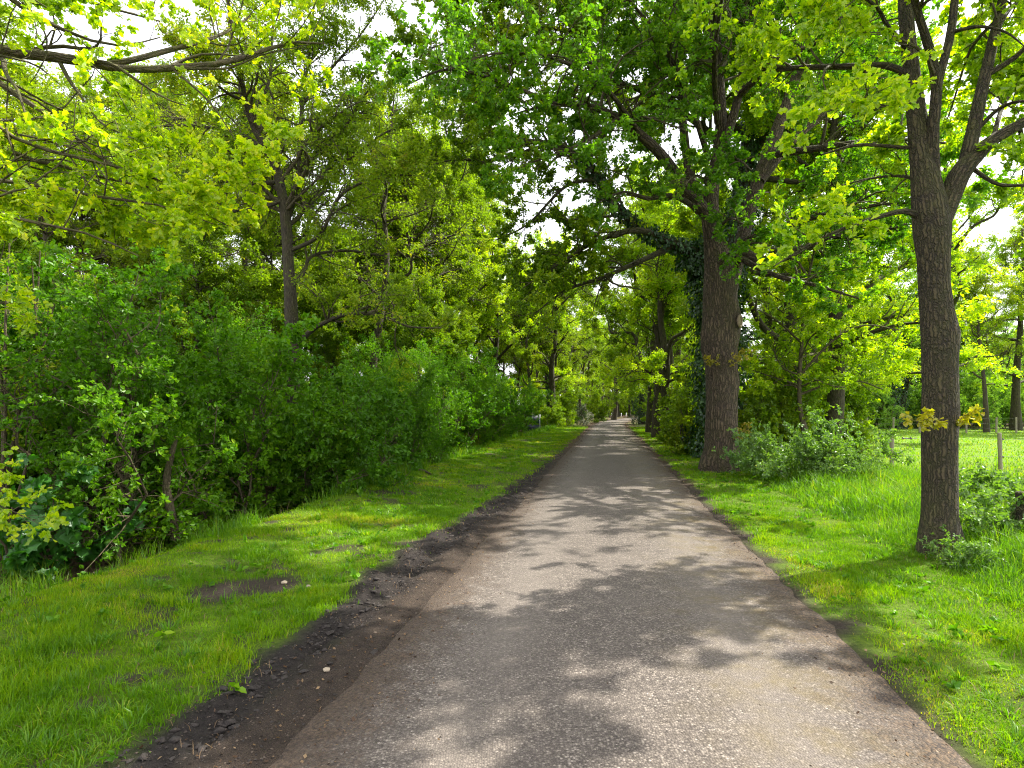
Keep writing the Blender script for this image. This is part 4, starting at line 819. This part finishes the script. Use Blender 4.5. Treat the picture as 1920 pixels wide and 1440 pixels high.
hero('young_tree', 'young tree with thin crooked stem and sunlit yellow green leaves beside the huge oak', 'tree', bT, stT, M['oak_bright'], M['bark_s'], T_OAKM, rng, dict(d1=3.0, d2=4.4, d3=6.0, l1max=1.8, l2max=1.0, k3=3, k2=2, smin=.7, smax=1.2, thin=.36, clip=lambda p: p[:, 2] > .9))

# right hand roadside and shade trees
put(TO2, 1515, 25, 'bushy oak behind the young crooked tree', sc=.72, rz=.5)
put(TO1, 1440, 27, 'tall oak filling the gap between the huge oak and the meadow', rz=2.2)
put(TO2, 1268, 33, 'first oak past the ivy clad oak on the right of the lane', rz=4.0, sc=1.0)
put(TO2, 1292, 41, 'second oak past the ivy clad oak on the right of the lane', rz=.7, sc=1.05)
put(TO1, 1340, 36, 'oak standing a little back from the lane behind the huge oak', rz=5, sc=.95)
put(TO2, 1545, 34, 'bright oak at the far left corner of the meadow', sc=.8, rz=3)
for k, (px, Y, sc_, lab) in enumerate(((1548, 19.5, 1.12, 'tall bright oak behind the young crooked tree, crown up to the top edge'), (1762, 26, 1.05, 'tall bright oak standing right behind the near oak trunk'), (1480, 23, 1.1, 'tall oak right behind the huge oak, its crown high'), (1255, 28, .95, 'oak with crown over the lane just past the ivy clad oak'))):
    put((TO2, TO2, TO1, TO2)[k], px, Y, lab, sc=sc_, rz=k*1.7)
for k, (px, Y) in enumerate(((925, 36), (985, 58), (1010, 66), (1035, 74), (940, 48), (1060, 82))):
    put((TO2, TW3, TO2)[k % 3], px, Y, 'leafy tree on the left of the lane past the hedge', 'trees left of the lane past the hedge', sc=RNG.uniform(.85, 1.05))
for k in range(16):
    Y = 13.5+17*((k+.5)/16); px = RNG.uniform(-150, 470 if Y < 19 else 860)
    put(TW3, px, Y, 'bushy young tree filling the wood behind the hedge', 'bushy young trees behind the hedge', sc=RNG.uniform(.42, .7))
for k, (px, Y, sc_) in enumerate(((1262, 46, 1.2), (1222, 39, 1.12), (1020, 54, 1.15), (1045, 66, 1.2))):
    put((TO2, TO1)[k % 2], px, Y, ('spreading oak right of the lane with crown reaching over it', 'spreading oak left of the lane with crown reaching over it')[k//2], ('spreading oaks right of the lane', 'spreading oaks left of the lane')[k//2], sc=sc_)
put(TO2, 1034, 48, 'leafy oak left of the lane just past the board, crown over the lane', sc=1.2, rz=2.6)
put(TO2, 1150, 78, 'oak in the bend, its crown filling the opening above the lane', sc=1.25, rz=.3)
put(TO1, 1235, 31, 'oak on the right of the lane whose crown closes the tunnel', sc=1.0, rz=1.9)
for k, (px, Y, sc_) in enumerate(((20, 24, 1.2), (110, 27, 1.25), (230, 26, 1.15), (320, 30, 1.3), (420, 29, 1.2))):
    put((TW2, TW1)[k % 2], px, Y, 'tall airy tree at the back of the left wood, reaching the top edge', 'tall airy trees in the left wood', sc=sc_)
for k, (px, Y) in enumerate(((800, 33), (855, 38), (900, 42))):
    put((TW2, TW1)[k % 2], px, Y, 'very tall wood tree rising above the far half of the hedge', 'very tall trees above the far half of the hedge', sc=1.3)
for k, (px, Y, sc_) in enumerate(((600, 25, .8), (655, 28, .9), (560, 30, .95), (700, 25, .62), (625, 34, 1.0))):
    put(TW3, px, Y, 'leafy tree filling the wood right behind the thinly leaved oak', 'leafy trees behind the thinly leaved oak', sc=sc_)
put(TO1, 1905, 42, 'tall oak across the meadow right of the near oak, crown against the sky', sc=1.05, rz=3); put(TO2, 1990, 37, 'bright oak across the meadow at the right edge', sc=.95, rz=1)
for k in range(26):
    put((TW3, TO2)[k % 2], 985+k*14+RNG.uniform(-6, 6), 96+50*RNG.random(), 'leafy tree closing the view at the end of the lane', 'leafy trees closing the end of the lane', sc=RNG.uniform(.8, 1.1))
for k, (px, Y) in enumerate(((760, 27), (815, 31), (870, 35), (735, 33), (690, 29))):
    put((TW2, TW1)[k % 2], px, Y, 'tall twiggy tree with yellowish young leaves behind the middle of the hedge', 'tall twiggy trees behind the middle of the hedge', sc=RNG.uniform(.92, 1.08))
iv = put(TO1, 1203, 58, 'ivy wrapped tree at the right of the lane bend', rz=.4, sc=1.0)
ivy_on('ivy', np.array([[0, 0, 0], [-.1, 0, 2], [-.3, 0, 4], [-.7, 0, 7.5]]), np.array([.75, .6, .6, .5]), iv, (0, 0, 0), rng, 220, .75)
for k, (px, Y) in enumerate(((1238, 66), (1225, 76), (1262, 54), (1310, 60), (1360, 50), (1275, 88))):
    put((TO2, TW3, TO1)[k % 3], px, Y, 'oak far along the right side of the lane', 'far oaks right of the lane', sc=RNG.uniform(.9, 1.1))
# left wood
put(TW2, 690, 22, 'slender tree with twin dark stems behind the hedge middle', rz=1.2)
put(TP, 315, 25, 'tall pine with reddish trunk above the shrubs', rz=0)
put(TP, 395, 33, 'second pine farther back in the left wood', rz=2, sc=.95)
put(TW2, 965, 46, 'leafy oak where the left hedge ends', sc=.85, rz=1)
iv = put(TW2, 1031, 50, 'ivy stemmed tree past the dark blue board', rz=1.9, sc=1.0)
ivy_on('ivy', np.array([[0, 0, 0], [.03, 0, 2], [0, 0, 4.5]]), np.array([.24, .22, .15]), iv, (0, 0, 0), rng, 200, .2)
put(TW1, 1046, 53, 'thin leaning tree just beyond the ivy stemmed tree', rz=4.4, sc=.9)
for k in range(46):
    Y = 19+44*((k+.5)/46)**1.1; px = RNG.uniform(-120, 930) if Y < 42 else RNG.uniform(200, 1000)
    if Y < 26 and 560 < px: px -= 500
    put((TW1, TW2, TW3, TW1)[k % 4], px, Y, 'thin tree standing in the wood behind the left hedge', 'trees in the left wood', sc=RNG.uniform(.7, 1.0))
for k, (px, Y) in enumerate(((1075, 62), (1090, 72), (1062, 68), (1108, 84), (1125, 92), (1140, 100), (1098, 96), (1150, 112), (1165, 120), (1180, 108), (1195, 118), (1210, 100), (1172, 130), (1130, 124), (1225, 128), (1245, 110), (1110, 116), (1158, 104), (1050, 90), (1020, 84), (1270, 120), (1300, 100))):
    put((TW2, TW1, TO1)[k % 3], px, Y, 'slim trunk in the dim wood at the end of the lane', 'trees where the lane ends', sc=RNG.uniform(.85, 1.15))
# beyond the meadow
for k, (px, Y, lab) in enumerate(((1612, 46, 'dark ivy covered trunk, thinner one across the meadow'), (1684, 45, 'broad ivy covered trunk across the meadow, clear of the oak trunk'))):
    o = put(TF1, px, Y, lab, sc=(.9, 1.05)[k], rz=k+.5); r = (.45, .62)[k]
    ivy_on('ivy', np.array([[0, 0, -.1], [.05, 0, 2.5], [.05, 0, 5], [0, 0, 7.5]]), np.array([r*.8, r*.75, r*.65, r*.4]), o, (0, 0, 0), rng, 150, .45)
put(TW2, 1850, 38, 'sparse tree with fine dark twigs right of the near oak', sc=.8, rz=2)
put(TO1, 1838, 52, 'dark limbed tree above the round bush across the meadow', sc=.9, rz=1)
for k in range(22):
    Y = RNG.uniform(48, 74); px = RNG.uniform(1440, 2080)
    put((TF1, TF1, TO2)[k % 3], px, Y, 'leafy tree in the wood across the meadow', 'trees across the meadow', sc=RNG.uniform(.75, 1.05))

# ------------------------------------------------------------------ shrubs
rb = np.random.default_rng(31)
def at(px, Y): return ground_at(px, Y)
b0, n = bush('shrub', 'leaning old shrub with thick cut stems at the ditch', 'shrub', at(232, 8.6), rb, 4.3, 3.6, M['hazel'], T_HAZN, n=13, dens=1.0, stem_r=.035, k3=2); print('bush', n)
s0 = Bark(); o0 = at(232, 8.6)
for pts, r in (([P(238, 1035, 8.5), P(232, 950, 8.45), P(228, 850, 8.4), P(222, 790, 8.4), P(205, 765, 8.35)], [.10, .085, .08, .075, .05]), ([P(330, 1010, 8.6), P(318, 950, 8.5), P(312, 900, 8.5), P(330, 820, 8.5)], [.07, .06, .055, .03]), ([P(205, 770, 8.35), P(180, 745, 8.3), P(168, 715, 8.3), P(165, 690, 8.3)], [.03, .022, .018, .012]), ([P(170, 760, 8.3), P(110, 712, 8.2), P(60, 705, 8.1), P(0, 735, 8.0)], [.014, .012, .01, .006]), ([P(258, 665, 8.3), P(235, 620, 8.3), P(205, 590, 8.3), P(170, 580, 8.3)], [.02, .017, .013, .008])):
    q, r2 = resample(np.array(pts), np.array(r), 16); s0.add(q, r2, 9, rough=.2)
s0.build('cut_trunk', M['bark_s'], b0, o0)
b1, n = bush('shrub', 'broad leaved shrub in full leaf, left of the thinly leaved oak', 'shrub', at(415, 10.2), rb, 3.5, 3.2, M['hazel'], T_HAZ, n=12, dens=1.05); print('bush', n)
b2, n = bush('shrub', 'dense dark shrub leaning out at the verge below the thinly leaved oak', 'shrub', at(575, 11.6), rb, 2.6, 2.9, M['hedge'], T_HAZ, n=12, dens=1.1, lean=(.5, -.3)); print('bush', n)
b3, n = bush('shrub', 'dark glossy shrub bulging over the verge in the middle of the hedge', 'shrub', at(682, 13.6), rb, 3.5, 3.0, M['hedge'], T_HAZ, n=11, dens=.95)
b4, n = bush('shrub', 'fresh green shrub on the hedge side of the verge, fifth from the near end', 'shrub', at(772, 17), rb, 4.0, 3.6, M['hazel'], T_SMALL, n=11, dens=.9)
def cb(src, px, Y, sc, label, group=None, rz=None):
    o = copy_thing(src, tuple(at(px, Y)), RNG.random()*6 if rz is None else rz, sc, label, group); return o
cb(b3, 838, 21, 1.1, 'dark shrub after the fresh green one along the hedge'); cb(b4, 888, 26, 1.1, 'light green shrub towards the far half of the hedge')
cb(b3, 930, 32, 1.2, 'tall dark shrub near the far end of the hedge'); cb(b4, 962, 39, 1.1, 'last shrub of the hedge, beside the dark blue board')
cb(b3, 742, 15.6, .75, 'low dark shrub filling the hedge foot'); cb(b2, 640, 12.8, .7, 'small dark shrub at the hedge foot near the long grass')
for k, (px, Y, sc) in enumerate(((60, 10.5, 1.15), (170, 11.5, 1.2), (320, 12.5, 1.0), (455, 13.5, .72), (640, 16, .95), (720, 19, 1.1), (-60, 9.5, 1.1), (790, 24, 1.15), (860, 31, 1.2), (900, 38, 1.2), (20, 14, 1.3), (380, 17, 1.1), (560, 20, .9), (230, 16, 1.3))):
    cb((b1, b3, b4)[k % 3], px, Y, sc, 'shrub in the second row behind the hedge front', 'shrubs behind the hedge front')
bm, n = bush('maple_sapling', 'maple sapling with large lobed leaves at the left edge', 'sapling', at(65, 7.6), rb, 1.9, 1.8, M['maple'], T_MAPLE, n=7, dens=.5, k3=1)
def wands(name, label, base, tops, r, mat):
    root = empty(name, base, label, 'sapling'); s = Bark()
    for (px, py, Y) in tops:
        e = P(px, py, Y); pts = np.array([base+[rb.normal()*.1, rb.normal()*.1, -.15], base*.65+e*.35+rb.normal(size=3)*.1, base*.3+e*.7+rb.normal(size=3)*.08, e]); q, rr = resample(pts, np.linspace(r, r*.3, 4), 14); s.add(q, rr, 6)
    s.build('stems', mat, root, base); L, R = spawn(np.array([resample(np.array([base, P(*t)]), np.array([r, r*.3]), 10)[0] for t in tops]), np.full((len(tops), 10), .01), rb, 2.2, .3, 1, (30, 60), .2, .2, .7, 5, .25, .3)
    s2 = Bark(); s2.add(L, R, 4); crown('foliage', twig_points(L, rb, 3), M['wood_leaf'], T_SMALL, root, base, rb, twigs=s2, tmat=mat)
wands('thin_sapling', 'cluster of thin bare grey stems at the left edge', at(12, 8.4), [(20, 420, 8.2), (60, 500, 8.2), (75, 470, 8.6), (-10, 380, 8.0), (105, 560, 8.3)], .03, M['bark_s'])
b5, n = bush('shrub', 'bright shrub spilling toward the lane beyond the dark blue board', 'shrub', at(1062, 51), rb, 4.2, 4.4, M['oak'], T_WOOD, n=10, dens=.5)
cb(b5, 1048, 46.5, .62, 'low bushy shrub at the foot of the oak past the board'); cb(b5, 1015, 47, .75, 'low green shrub right of the dark blue board'); cb(b5, 1112, 64, 1.0, 'rounded shrub at the left of the far lane bend'); cb(b5, 1035, 56, 1.0, 'shrub under the ivy stemmed tree')
for k in range(22): cb(b5, 1072+k*8.5, 118+26*RNG.random(), RNG.uniform(1.1, 1.6), 'tall undergrowth closing the view past the lane bend', 'tall undergrowth past the lane bend')
bh, n = bush('hawthorn', 'hawthorn with white blossom left of the far lane', 'shrub', at(1087, 55), rb, 2.6, 2.2, M['may'], T_SMALL, n=8, dens=1.0)
b6, n = bush('shrub', 'leafy shrub left of the huge oak trunk at the lane edge', 'shrub', at(1283, 20), rb, 1.9, 1.7, M['oak'], T_HAZ, n=9, dens=1.2)
cb(b6, 1262, 26, 1.1, 'shrub behind the leafy one at the right lane edge'); cb(b6, 1247, 36, 1.3, 'far shrub along the right lane edge'); cb(b6, 1310, 21, 1.25, 'dark shrub at the back of the huge oak trunk')
cb(b6, 1232, 50, 1.5, 'farthest shrub along the right lane edge'); cb(b5, 1330, 30, .8, 'wide shrub in the wood behind the ivy clad oak'); cb(b5, 1420, 25, .75, 'wide shrub behind the young crooked tree'); cb(b5, 1560, 26, .55, 'low bright shrub at the meadow corner')
for px, Y, sc, lab in ((1575, 20.5, .85, 'tall leafy shrub hiding the oak foot behind the young crooked tree'), (1500, 21, .8, 'broad shrub in the gap right of the huge oak'), (1425, 19, .7, 'shrub against the back of the bramble heap')):
    cb(b5, px, Y, sc, lab)
for k in range(16): cb(b5, 260+k*46, 34+26*RNG.random(), RNG.uniform(.8, 1.25), 'undergrowth shrub deep in the left wood', 'undergrowth shrubs in the left wood')
cb(b6, 1410, 17.5, 1.1, 'shrub between the huge oak and the bramble'); cb(b6, 1475, 17.6, 1.25, 'shrub at the foot of the young crooked tree'); cb(b6, 1590, 20, 1.1, 'shrub behind the bramble heap, nearest the meadow')
b7, n = bush('bramble', 'wide bramble heap by the huge oak at the tall grass', 'bramble', at(1525, 12.6), rb, 1.25, 3.2, M['bramble'], T_BRAM, n=26, dens=1.4, depth=2.4, stem_r=.008, k3=2); print('bramble', n)
cb(b7, 1598, 11.4, (.42, .42, .48), 'low bramble clump at the meadow side of the heap'); cb(b7, 1440, 13.6, (.5, .5, .8), 'small bramble clump close to the huge oak')
b8, n = bush('bramble', 'bramble with yellowing leaves beside the short stump post', 'bramble', at(1862, 6.7), rb, .85, 1.5, M['bramble'], T_BRAM, n=16, dens=1.2, depth=1.3, stem_r=.006, open_=.3)
cb(b8, 1930, 8.2, 1.1, 'bramble behind the short stump post'); cb(b8, 1800, 5.9, .45, 'little nettle clump right at the near oak foot')
b9, n = bush('round_bush', 'round bright green bush across the meadow', 'shrub', at(1830, 45), rb, 4.0, 5.0, M['hazed_leaf'], T_WOOD, n=12, dens=.5)
for px, Y, sc, lab in ((1890, 46, 1.1, 'dark bush right of the round bush across the meadow'), (1730, 47, .9, 'bush hidden behind the near oak trunk across the meadow'), (1650, 48, .8, 'bush between the two ivy covered trunks'), (1960, 44, 1.0, 'bush across the meadow at the right edge'), (1580, 45, .8, 'bush left of the ivy covered trunks'), (1780, 50, 1.1, 'tall bush close right of the near oak trunk across the meadow')):
    cb(b9, px, Y, sc, lab)
for k in range(16): cb(b9, 1480+k*42, 52+4*RNG.random(), RNG.uniform(.9, 1.3), 'bush in the wood edge across the meadow', 'bushes across the meadow')
for k in range(22): cb(b5, 960+k*8 if k < 14 else 1100+k*12, 90+40*RNG.random(), RNG.uniform(.5, .9), 'undergrowth bush in the wood at the end of the lane', 'bushes where the lane ends')
b10, n = bush('young_tree', 'small young tree at the far meadow fence, right of the near oak', 'tree', at(1852, 40), rb, 3.0, 1.5, M['hazed_leaf'], T_SMALL, n=5, dens=.8, stem_r=.025)
cb(b10, 1668, 39, .95, 'small young tree at the far meadow fence, left of the near oak')

# ------------------------------------------------------------------ posts, wires, markers, board, stones
def lathe_post(name, base, h, r, lean, label, group, mat=None, cut=True):
    root = empty(name, base, label, 'post', group); b = Bark(); n = 10
    z = np.linspace(-.25, h, n); pts = np.column_stack([lean[0]*z, lean[1]*z, z]); b.add(pts, r*(1+.05*RNG.normal(size=n)), 12, rough=.12)
    top = np.array([[lean[0]*h, lean[1]*h, h-.004], [lean[0]*h, lean[1]*h, h+.012], [lean[0]*h, lean[1]*h, h+.016]]); b.add(top, np.array([r*1.0, r*.9, .002]), 12); b.build('shaft', mat or M['post'], root); return root
def box_part(name, c, d, mat, parent=None):
    x, y, z = np.array(d)/2; V = np.array([[sx*x, sy*y, sz*z] for sx in (-1, 1) for sy in (-1, 1) for sz in (-1, 1)])+np.array(c)
    f = np.array([[0, 1, 3, 2], [4, 6, 7, 5], [0, 4, 5, 1], [2, 3, 7, 6], [0, 2, 6, 4], [1, 5, 7, 3]]); return mesh_obj(name, V, [f], mat, parent)
near = []
for px, Y, h, r, lean, lab in ((1672, 15, .93, .052, (0, .0), 'meadow corner post with the black wire handle'), (1876, 15, .95, .047, (-.03, 0), 'leaning meadow post seen right of the near oak'), (2075, 15, .95, .05, (0, 0), None), (1616, 27, .95, .05, (0, 0), 'meadow post half hidden behind the bramble heap')):
    if lab is None: continue
    p = lathe_post('fence_post', at(px, Y), h, r, lean, lab, 'posts on the near side of the meadow'); near.append(p)
    for z in (.35, .8):
        box_part('insulator', (r+.012, -.01, z), (.03, .03, .045), M['black'], p)
def wire(name, pts, r, label, group=None):
    b = Bark(); q, rr = resample(np.array(pts), np.full(len(pts), r), 24, False); b.add(q, rr, 5); o = b.build(name, M['wire'], None); tag(o, label, 'wire', group)
c0 = np.array(near[0].location); c1 = np.array(near[1].location); c2 = np.array(near[2].location)
hx = c0+(c1-c0)*.14; w = Bark()
hr = empty('gate_handle', tuple(hx+np.array([0, 0, .80])), 'black plastic grip hooked on the meadow wire', 'handle'); b = Bark()
b.add(np.array([[-.11, 0, 0], [-.09, 0, 0], [-.085, 0, 0], [0, 0, 0], [.085, 0, 0], [.09, 0, 0], [.11, 0, 0]]), np.array([.03, .03, .014, .016, .014, .03, .03]), 10); b.build('grip', M['black'], hr)
b = Bark(); b.add(np.array([[.11, 0, 0], [.2, 0, .005], [.26, 0, .0]]), np.array([.006, .006, .004]), 6); b.build('hook', M['wire'], hr)
for z in (.80, .36):
    wire('fence_wire', [c0+[0, -.06, z], c1+[-.03*z, -.06, z], c1+[3, 0, z]], .0028, 'upper wire between the near meadow posts' if z > .5 else 'lower wire between the near meadow posts'); wire('fence_wire', [c0+[0, 0, z], c2+[0, 0, z]], .004, 'upper wire running back from the corner post' if z > .5 else 'lower wire running back from the corner post')
fp = []
for k in range(14):
    px = 1440+k*47+RNG.uniform(-5, 5)
    p = lathe_post('fence_post', at(px, 37.5), .98, .055, (RNG.normal()*.02, 0), 'grey post of the fence along the far side of the meadow', 'posts along the far side of the meadow'); fp.append(np.array(p.location))
for z, t in ((.92, 'top'), (.60, 'middle'), (.30, 'bottom')): wire('fence_wire', [q+np.array([0, -.07, z]) for q in fp], .0035, t+' wire of the fence along the far side of the meadow')
lathe_post('stump_post', at(1922, 6.6), .52, .075, (-.04, 0), 'short thick dark stump post at the right edge', None, M['bark_a'])
for k, (px, Y) in enumerate(((1110, 70), (1147, 84), (1156, 88), (1165, 92), (1174, 96), (1133, 80))):
    p = empty('marker_post', at(px, Y), 'small white marker post at the left of the far bend', 'post', 'white marker posts at the bend'); box_part('post', (0, 0, .38), (.11, .11, .86), M['white'], p); box_part('band', (0, -.003, .66), (.115, .112, .09), M['black'], p)
p = lathe_post('marker_post', at(1210, 58.5), .9, .06, (0, 0), 'pale post in front of the ivy wrapped tree', None, M['white'])
bb = at(998, 43.0); sg = empty('board', bb, 'dark blue board on posts half hidden at the end of the hedge', 'board')
box_part('panel', (0, 0, 1.15), (1.0, .05, .55), M['navy'], sg); box_part('panel', (0, 0, .52), (1.0, .05, .45), M['navy'], sg)
for x in (-.55, .55): box_part('upright', (x, .0, .7), (.08, .08, 1.6), M['grey'], sg)
box_part('top_rail', (0, 0, 1.47), (1.02, .07, .05), M['grey'], sg); box_part('mullion', (0, -.035, 1.15), (.04, .02, .5), M['grey'], sg)
def stone(px, Y, r, lab):
    bm = __import__('bmesh').new(); __import__('bmesh').ops.create_icosphere(bm, subdivisions=2, radius=r)
    for v in bm.verts: v.co *= 1+.3*(RNG.random()-.5); v.co.z *= .6
    me = bpy.data.meshes.new('stone'); bm.to_mesh(me); bm.free(); me.materials.append(M['stone']); o = bpy.data.objects.new('stone', me); link(o); g = at(px, Y); o.location = (g[0], g[1], g[2]+r*.3); tag(o, lab, 'stone')
stone(533, 5.35, .028, 'pale stone in the grass beyond the bare soil patch'); stone(578, 5.25, .024, 'smaller stone right of the pale stone'); stone(612, 3.58, .022, 'flat grey stone on the mud')
def stick(a, b, r, lab):
    k = Bark(); m = (a+b)/2+np.array([0, 0, .02]); q, rr = resample(np.array([a, m, b]), np.array([r, r, r*.6]), 10); k.add(q, rr, 6); o = k.build('stick', M['bark_s'], None); tag(o, lab, 'stick')
stick(at(786, 14.2)+[0, 0, .03], at(808, 13.5)+[0, 0, .03], .03, 'dead stick on the leaf litter under the hedge')

# ------------------------------------------------------------------ light, sky, camera
sc = bpy.context.scene
d = nrm(np.array([2.87, 1.40, 3.55])); el = math.asin(d[2]); az = math.atan2(d[0], d[1])
w = bpy.data.worlds.new('World'); sc.world = w; w.use_nodes = True; nt = w.node_tree; nt.nodes.clear()
sky = nt.nodes.new('ShaderNodeTexSky'); sky.sky_type = 'NISHITA'; sky.sun_disc = False; sky.sun_elevation = el; sky.sun_rotation = az
sky.air_density = 1.0; sky.dust_density = 4.0; sky.ozone_density = 1.0
bg = nt.nodes.new('ShaderNodeBackground'); bg.inputs[1].default_value = .15; ow = nt.nodes.new('ShaderNodeOutputWorld'); mx = nt.nodes.new('ShaderNodeMix'); mx.data_type = 'RGBA'; mx.inputs[0].default_value = .8; mx.inputs[7].default_value = (6.6, 6.55, 6.8, 1)
nt.links.new(sky.outputs[0], mx.inputs[6]); nt.links.new(mx.outputs[2], bg.inputs[0]); nt.links.new(bg.outputs[0], ow.inputs[0])
L = bpy.data.lights.new('sun', 'SUN'); L.energy = 4.9; L.angle = math.radians(.6); L.color = (1, .94, .84); lo = bpy.data.objects.new('sun', L); link(lo)
lo.rotation_euler = Vector(d).to_track_quat('Z', 'Y').to_euler(); lo.location = (20, 10, 30)
cam_d = bpy.data.cameras.new('camera'); co = bpy.data.objects.new('camera', cam_d); link(co); co.location = (0, 0, EYE); co.rotation_euler = (PI/2, 0, 0)
cam_d.sensor_width = 36; cam_d.lens = 36*F_PX/1920; cam_d.shift_y = (HZ-720)/1920; cam_d.clip_end = 2000; cam_d.clip_start = .05; sc.camera = co
vs = sc.view_settings; vs.view_transform = 'Standard'; vs.look = 'None'; vs.exposure = 1.33; vs.gamma = 1; vs.use_curve_mapping = False
cy = sc.cycles; cy.max_bounces = 7; cy.diffuse_bounces = 4; cy.glossy_bounces = 2; cy.transmission_bounces = 5; cy.transparent_max_bounces = 4; cy.caustics_reflective = False; cy.caustics_refractive = False
cy.filter_width = 1.15; cy.sample_clamp_indirect = 6; cy.use_adaptive_sampling = True; cy.adaptive_threshold = .015; cy.use_denoising = True
try: cy.denoiser = 'OPENIMAGEDENOISE'; cy.denoising_prefilter = 'NONE'
except Exception: pass
